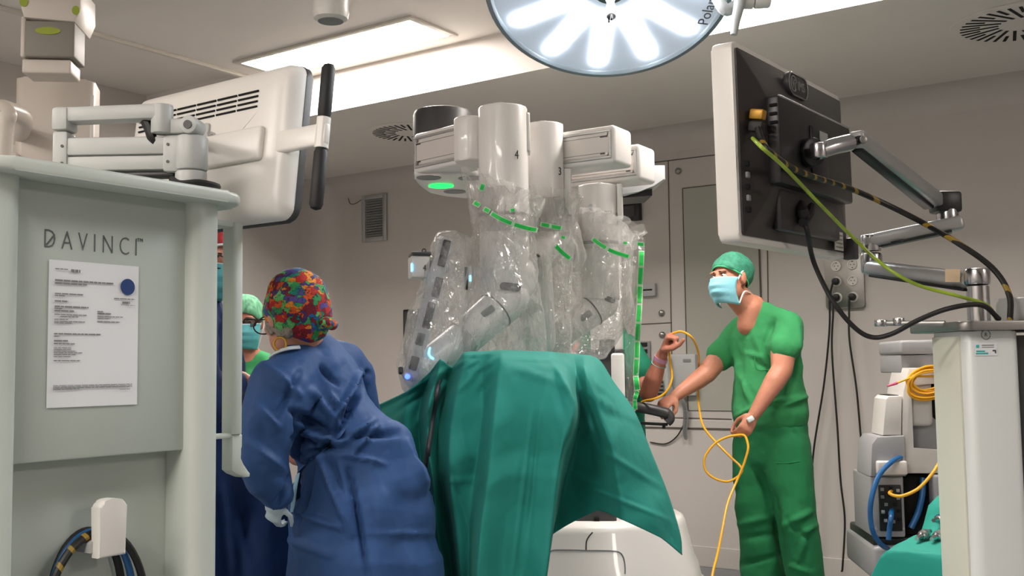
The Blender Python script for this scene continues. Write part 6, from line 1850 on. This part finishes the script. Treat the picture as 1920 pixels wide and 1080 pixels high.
tape(t, [(902, 358, 3.57), (906, 344, 3.58)], .008, 1); tape(t, [(956, 394, 3.56), (966, 394, 3.565)], .006, 1)
t = pdrape(800, 720, 3.45, 'crumpled clear plastic drape over the slim instrument arm left of the thick arm marked 4')
sleeve(t, [([(846, 470, 3.62), (826, 560, 3.55), (800, 650, 3.48), (780, 700, 3.45)], [.062, .075, .075, .055]), ([(856, 478, 3.62), (842, 560, 3.55), (822, 640, 3.52), (846, 654, 3.565)], [.050, .052, .066, .060]), ([(850, 452, 3.62), (862, 460, 3.63)], [.032, .04]), ([(822, 505, 3.58), (832, 512, 3.6)], [.035, .05])], voxel=.011, amp=.016, seed=6.0)
press_out(FILMS[0].data, FILMS[1:2], .002)
t = pdrape(1040, 660, 3.9, 'crumpled clear plastic drape around the arm marked 3')
sleeve(t, [([(1030, 420, 3.96), (1020, 490, 3.92), (1015, 580, 3.92), (1018, 670, 3.94)], [.085, .095, .10, .10]), ([(1055, 440, 4.0), (1072, 480, 4.0)], [.06, .05])], seed=12.0)
collar(t, 1030, 3.96, 362, 440, .095, .2, 4.4, .028)
tape(t, [(1013, 420, 3.83), (1032, 424, 3.83), (1054, 428, 3.85)], segs=2); tape(t, [(1041, 460, 3.83), (1055, 474, 3.83), (1070, 486, 3.85)], segs=1); tape(t, [(1052, 444, 3.83), (1060, 446, 3.83)], .006, 1)
t = pdrape(1100, 660, 4.0, 'crumpled clear plastic drape around the arm beside the hanging taped sheet')
sleeve(t, [([(1130, 450, 4.15), (1132, 510, 4.14), (1128, 575, 4.12)], [.100, .105, .115]), ([(1128, 575, 4.13), (1075, 618, 4.10), (1040, 648, 4.12)], [.105, .092, .080]), ([(1128, 575, 4.12), (1110, 630, 4.08)], [.11, .085]), ([(1082, 470, 4.12), (1078, 540, 4.12), (1068, 620, 4.13)], [.06, .07, .085])], seed=19.0)
collar(t, 1136, 4.15, 410, 470, .112, .45, 7.7, .045)
tape(t, [(1110, 447, 4.02), (1128, 460, 4.0), (1150, 472, 4.0), (1182, 482, 4.04)], segs=2); tape(t, [(1194, 457, 4.05), (1208, 459, 4.06)], segs=1); tape(t, [(1169, 455, 4.02), (1176, 456, 4.02)], .006, 1)
# flat hanging sheet with a ladder of green tape
t = pdrape(1190, 770, 4.3, 'thin clear plastic sheet hanging with a vertical ladder of green tape')
rows = []
for i in range(40):
    k = i / 39; row = []
    for j in range(20):
        s = j / 19
        px = 1168 + 6 * k + (42 - 24 * k) * s
        py = 432 + (772 - 432) * k + 14 * s * (1 - k)
        row.append(P(px, py, 4.27 + .035 * math.sin(s * 9 + k * 3) * (.4 + k) + .03 * noise.noise(V((s * 4, k * 9, 2)))))
    rows.append(row)
m = MB(); m.grid(rows); m.obj('sheet', M_plas2, t, 180)
lad = [(1203, 470), (1202, 500), (1200, 535), (1199, 570), (1197, 605), (1195, 640), (1194, 672), (1192, 705), (1195, 732), (1190, 750), (1191, 768)]
for i in range(len(lad) - 1):
    (x0, y0), (x1, y1) = lad[i], lad[i + 1]
    tape(t, [(x0, y0, 4.22), ((x0 + x1) / 2, (y0 + y1) / 2, 4.22), (x1, y1, 4.22)], .0115 if i < 8 else .009, 1)
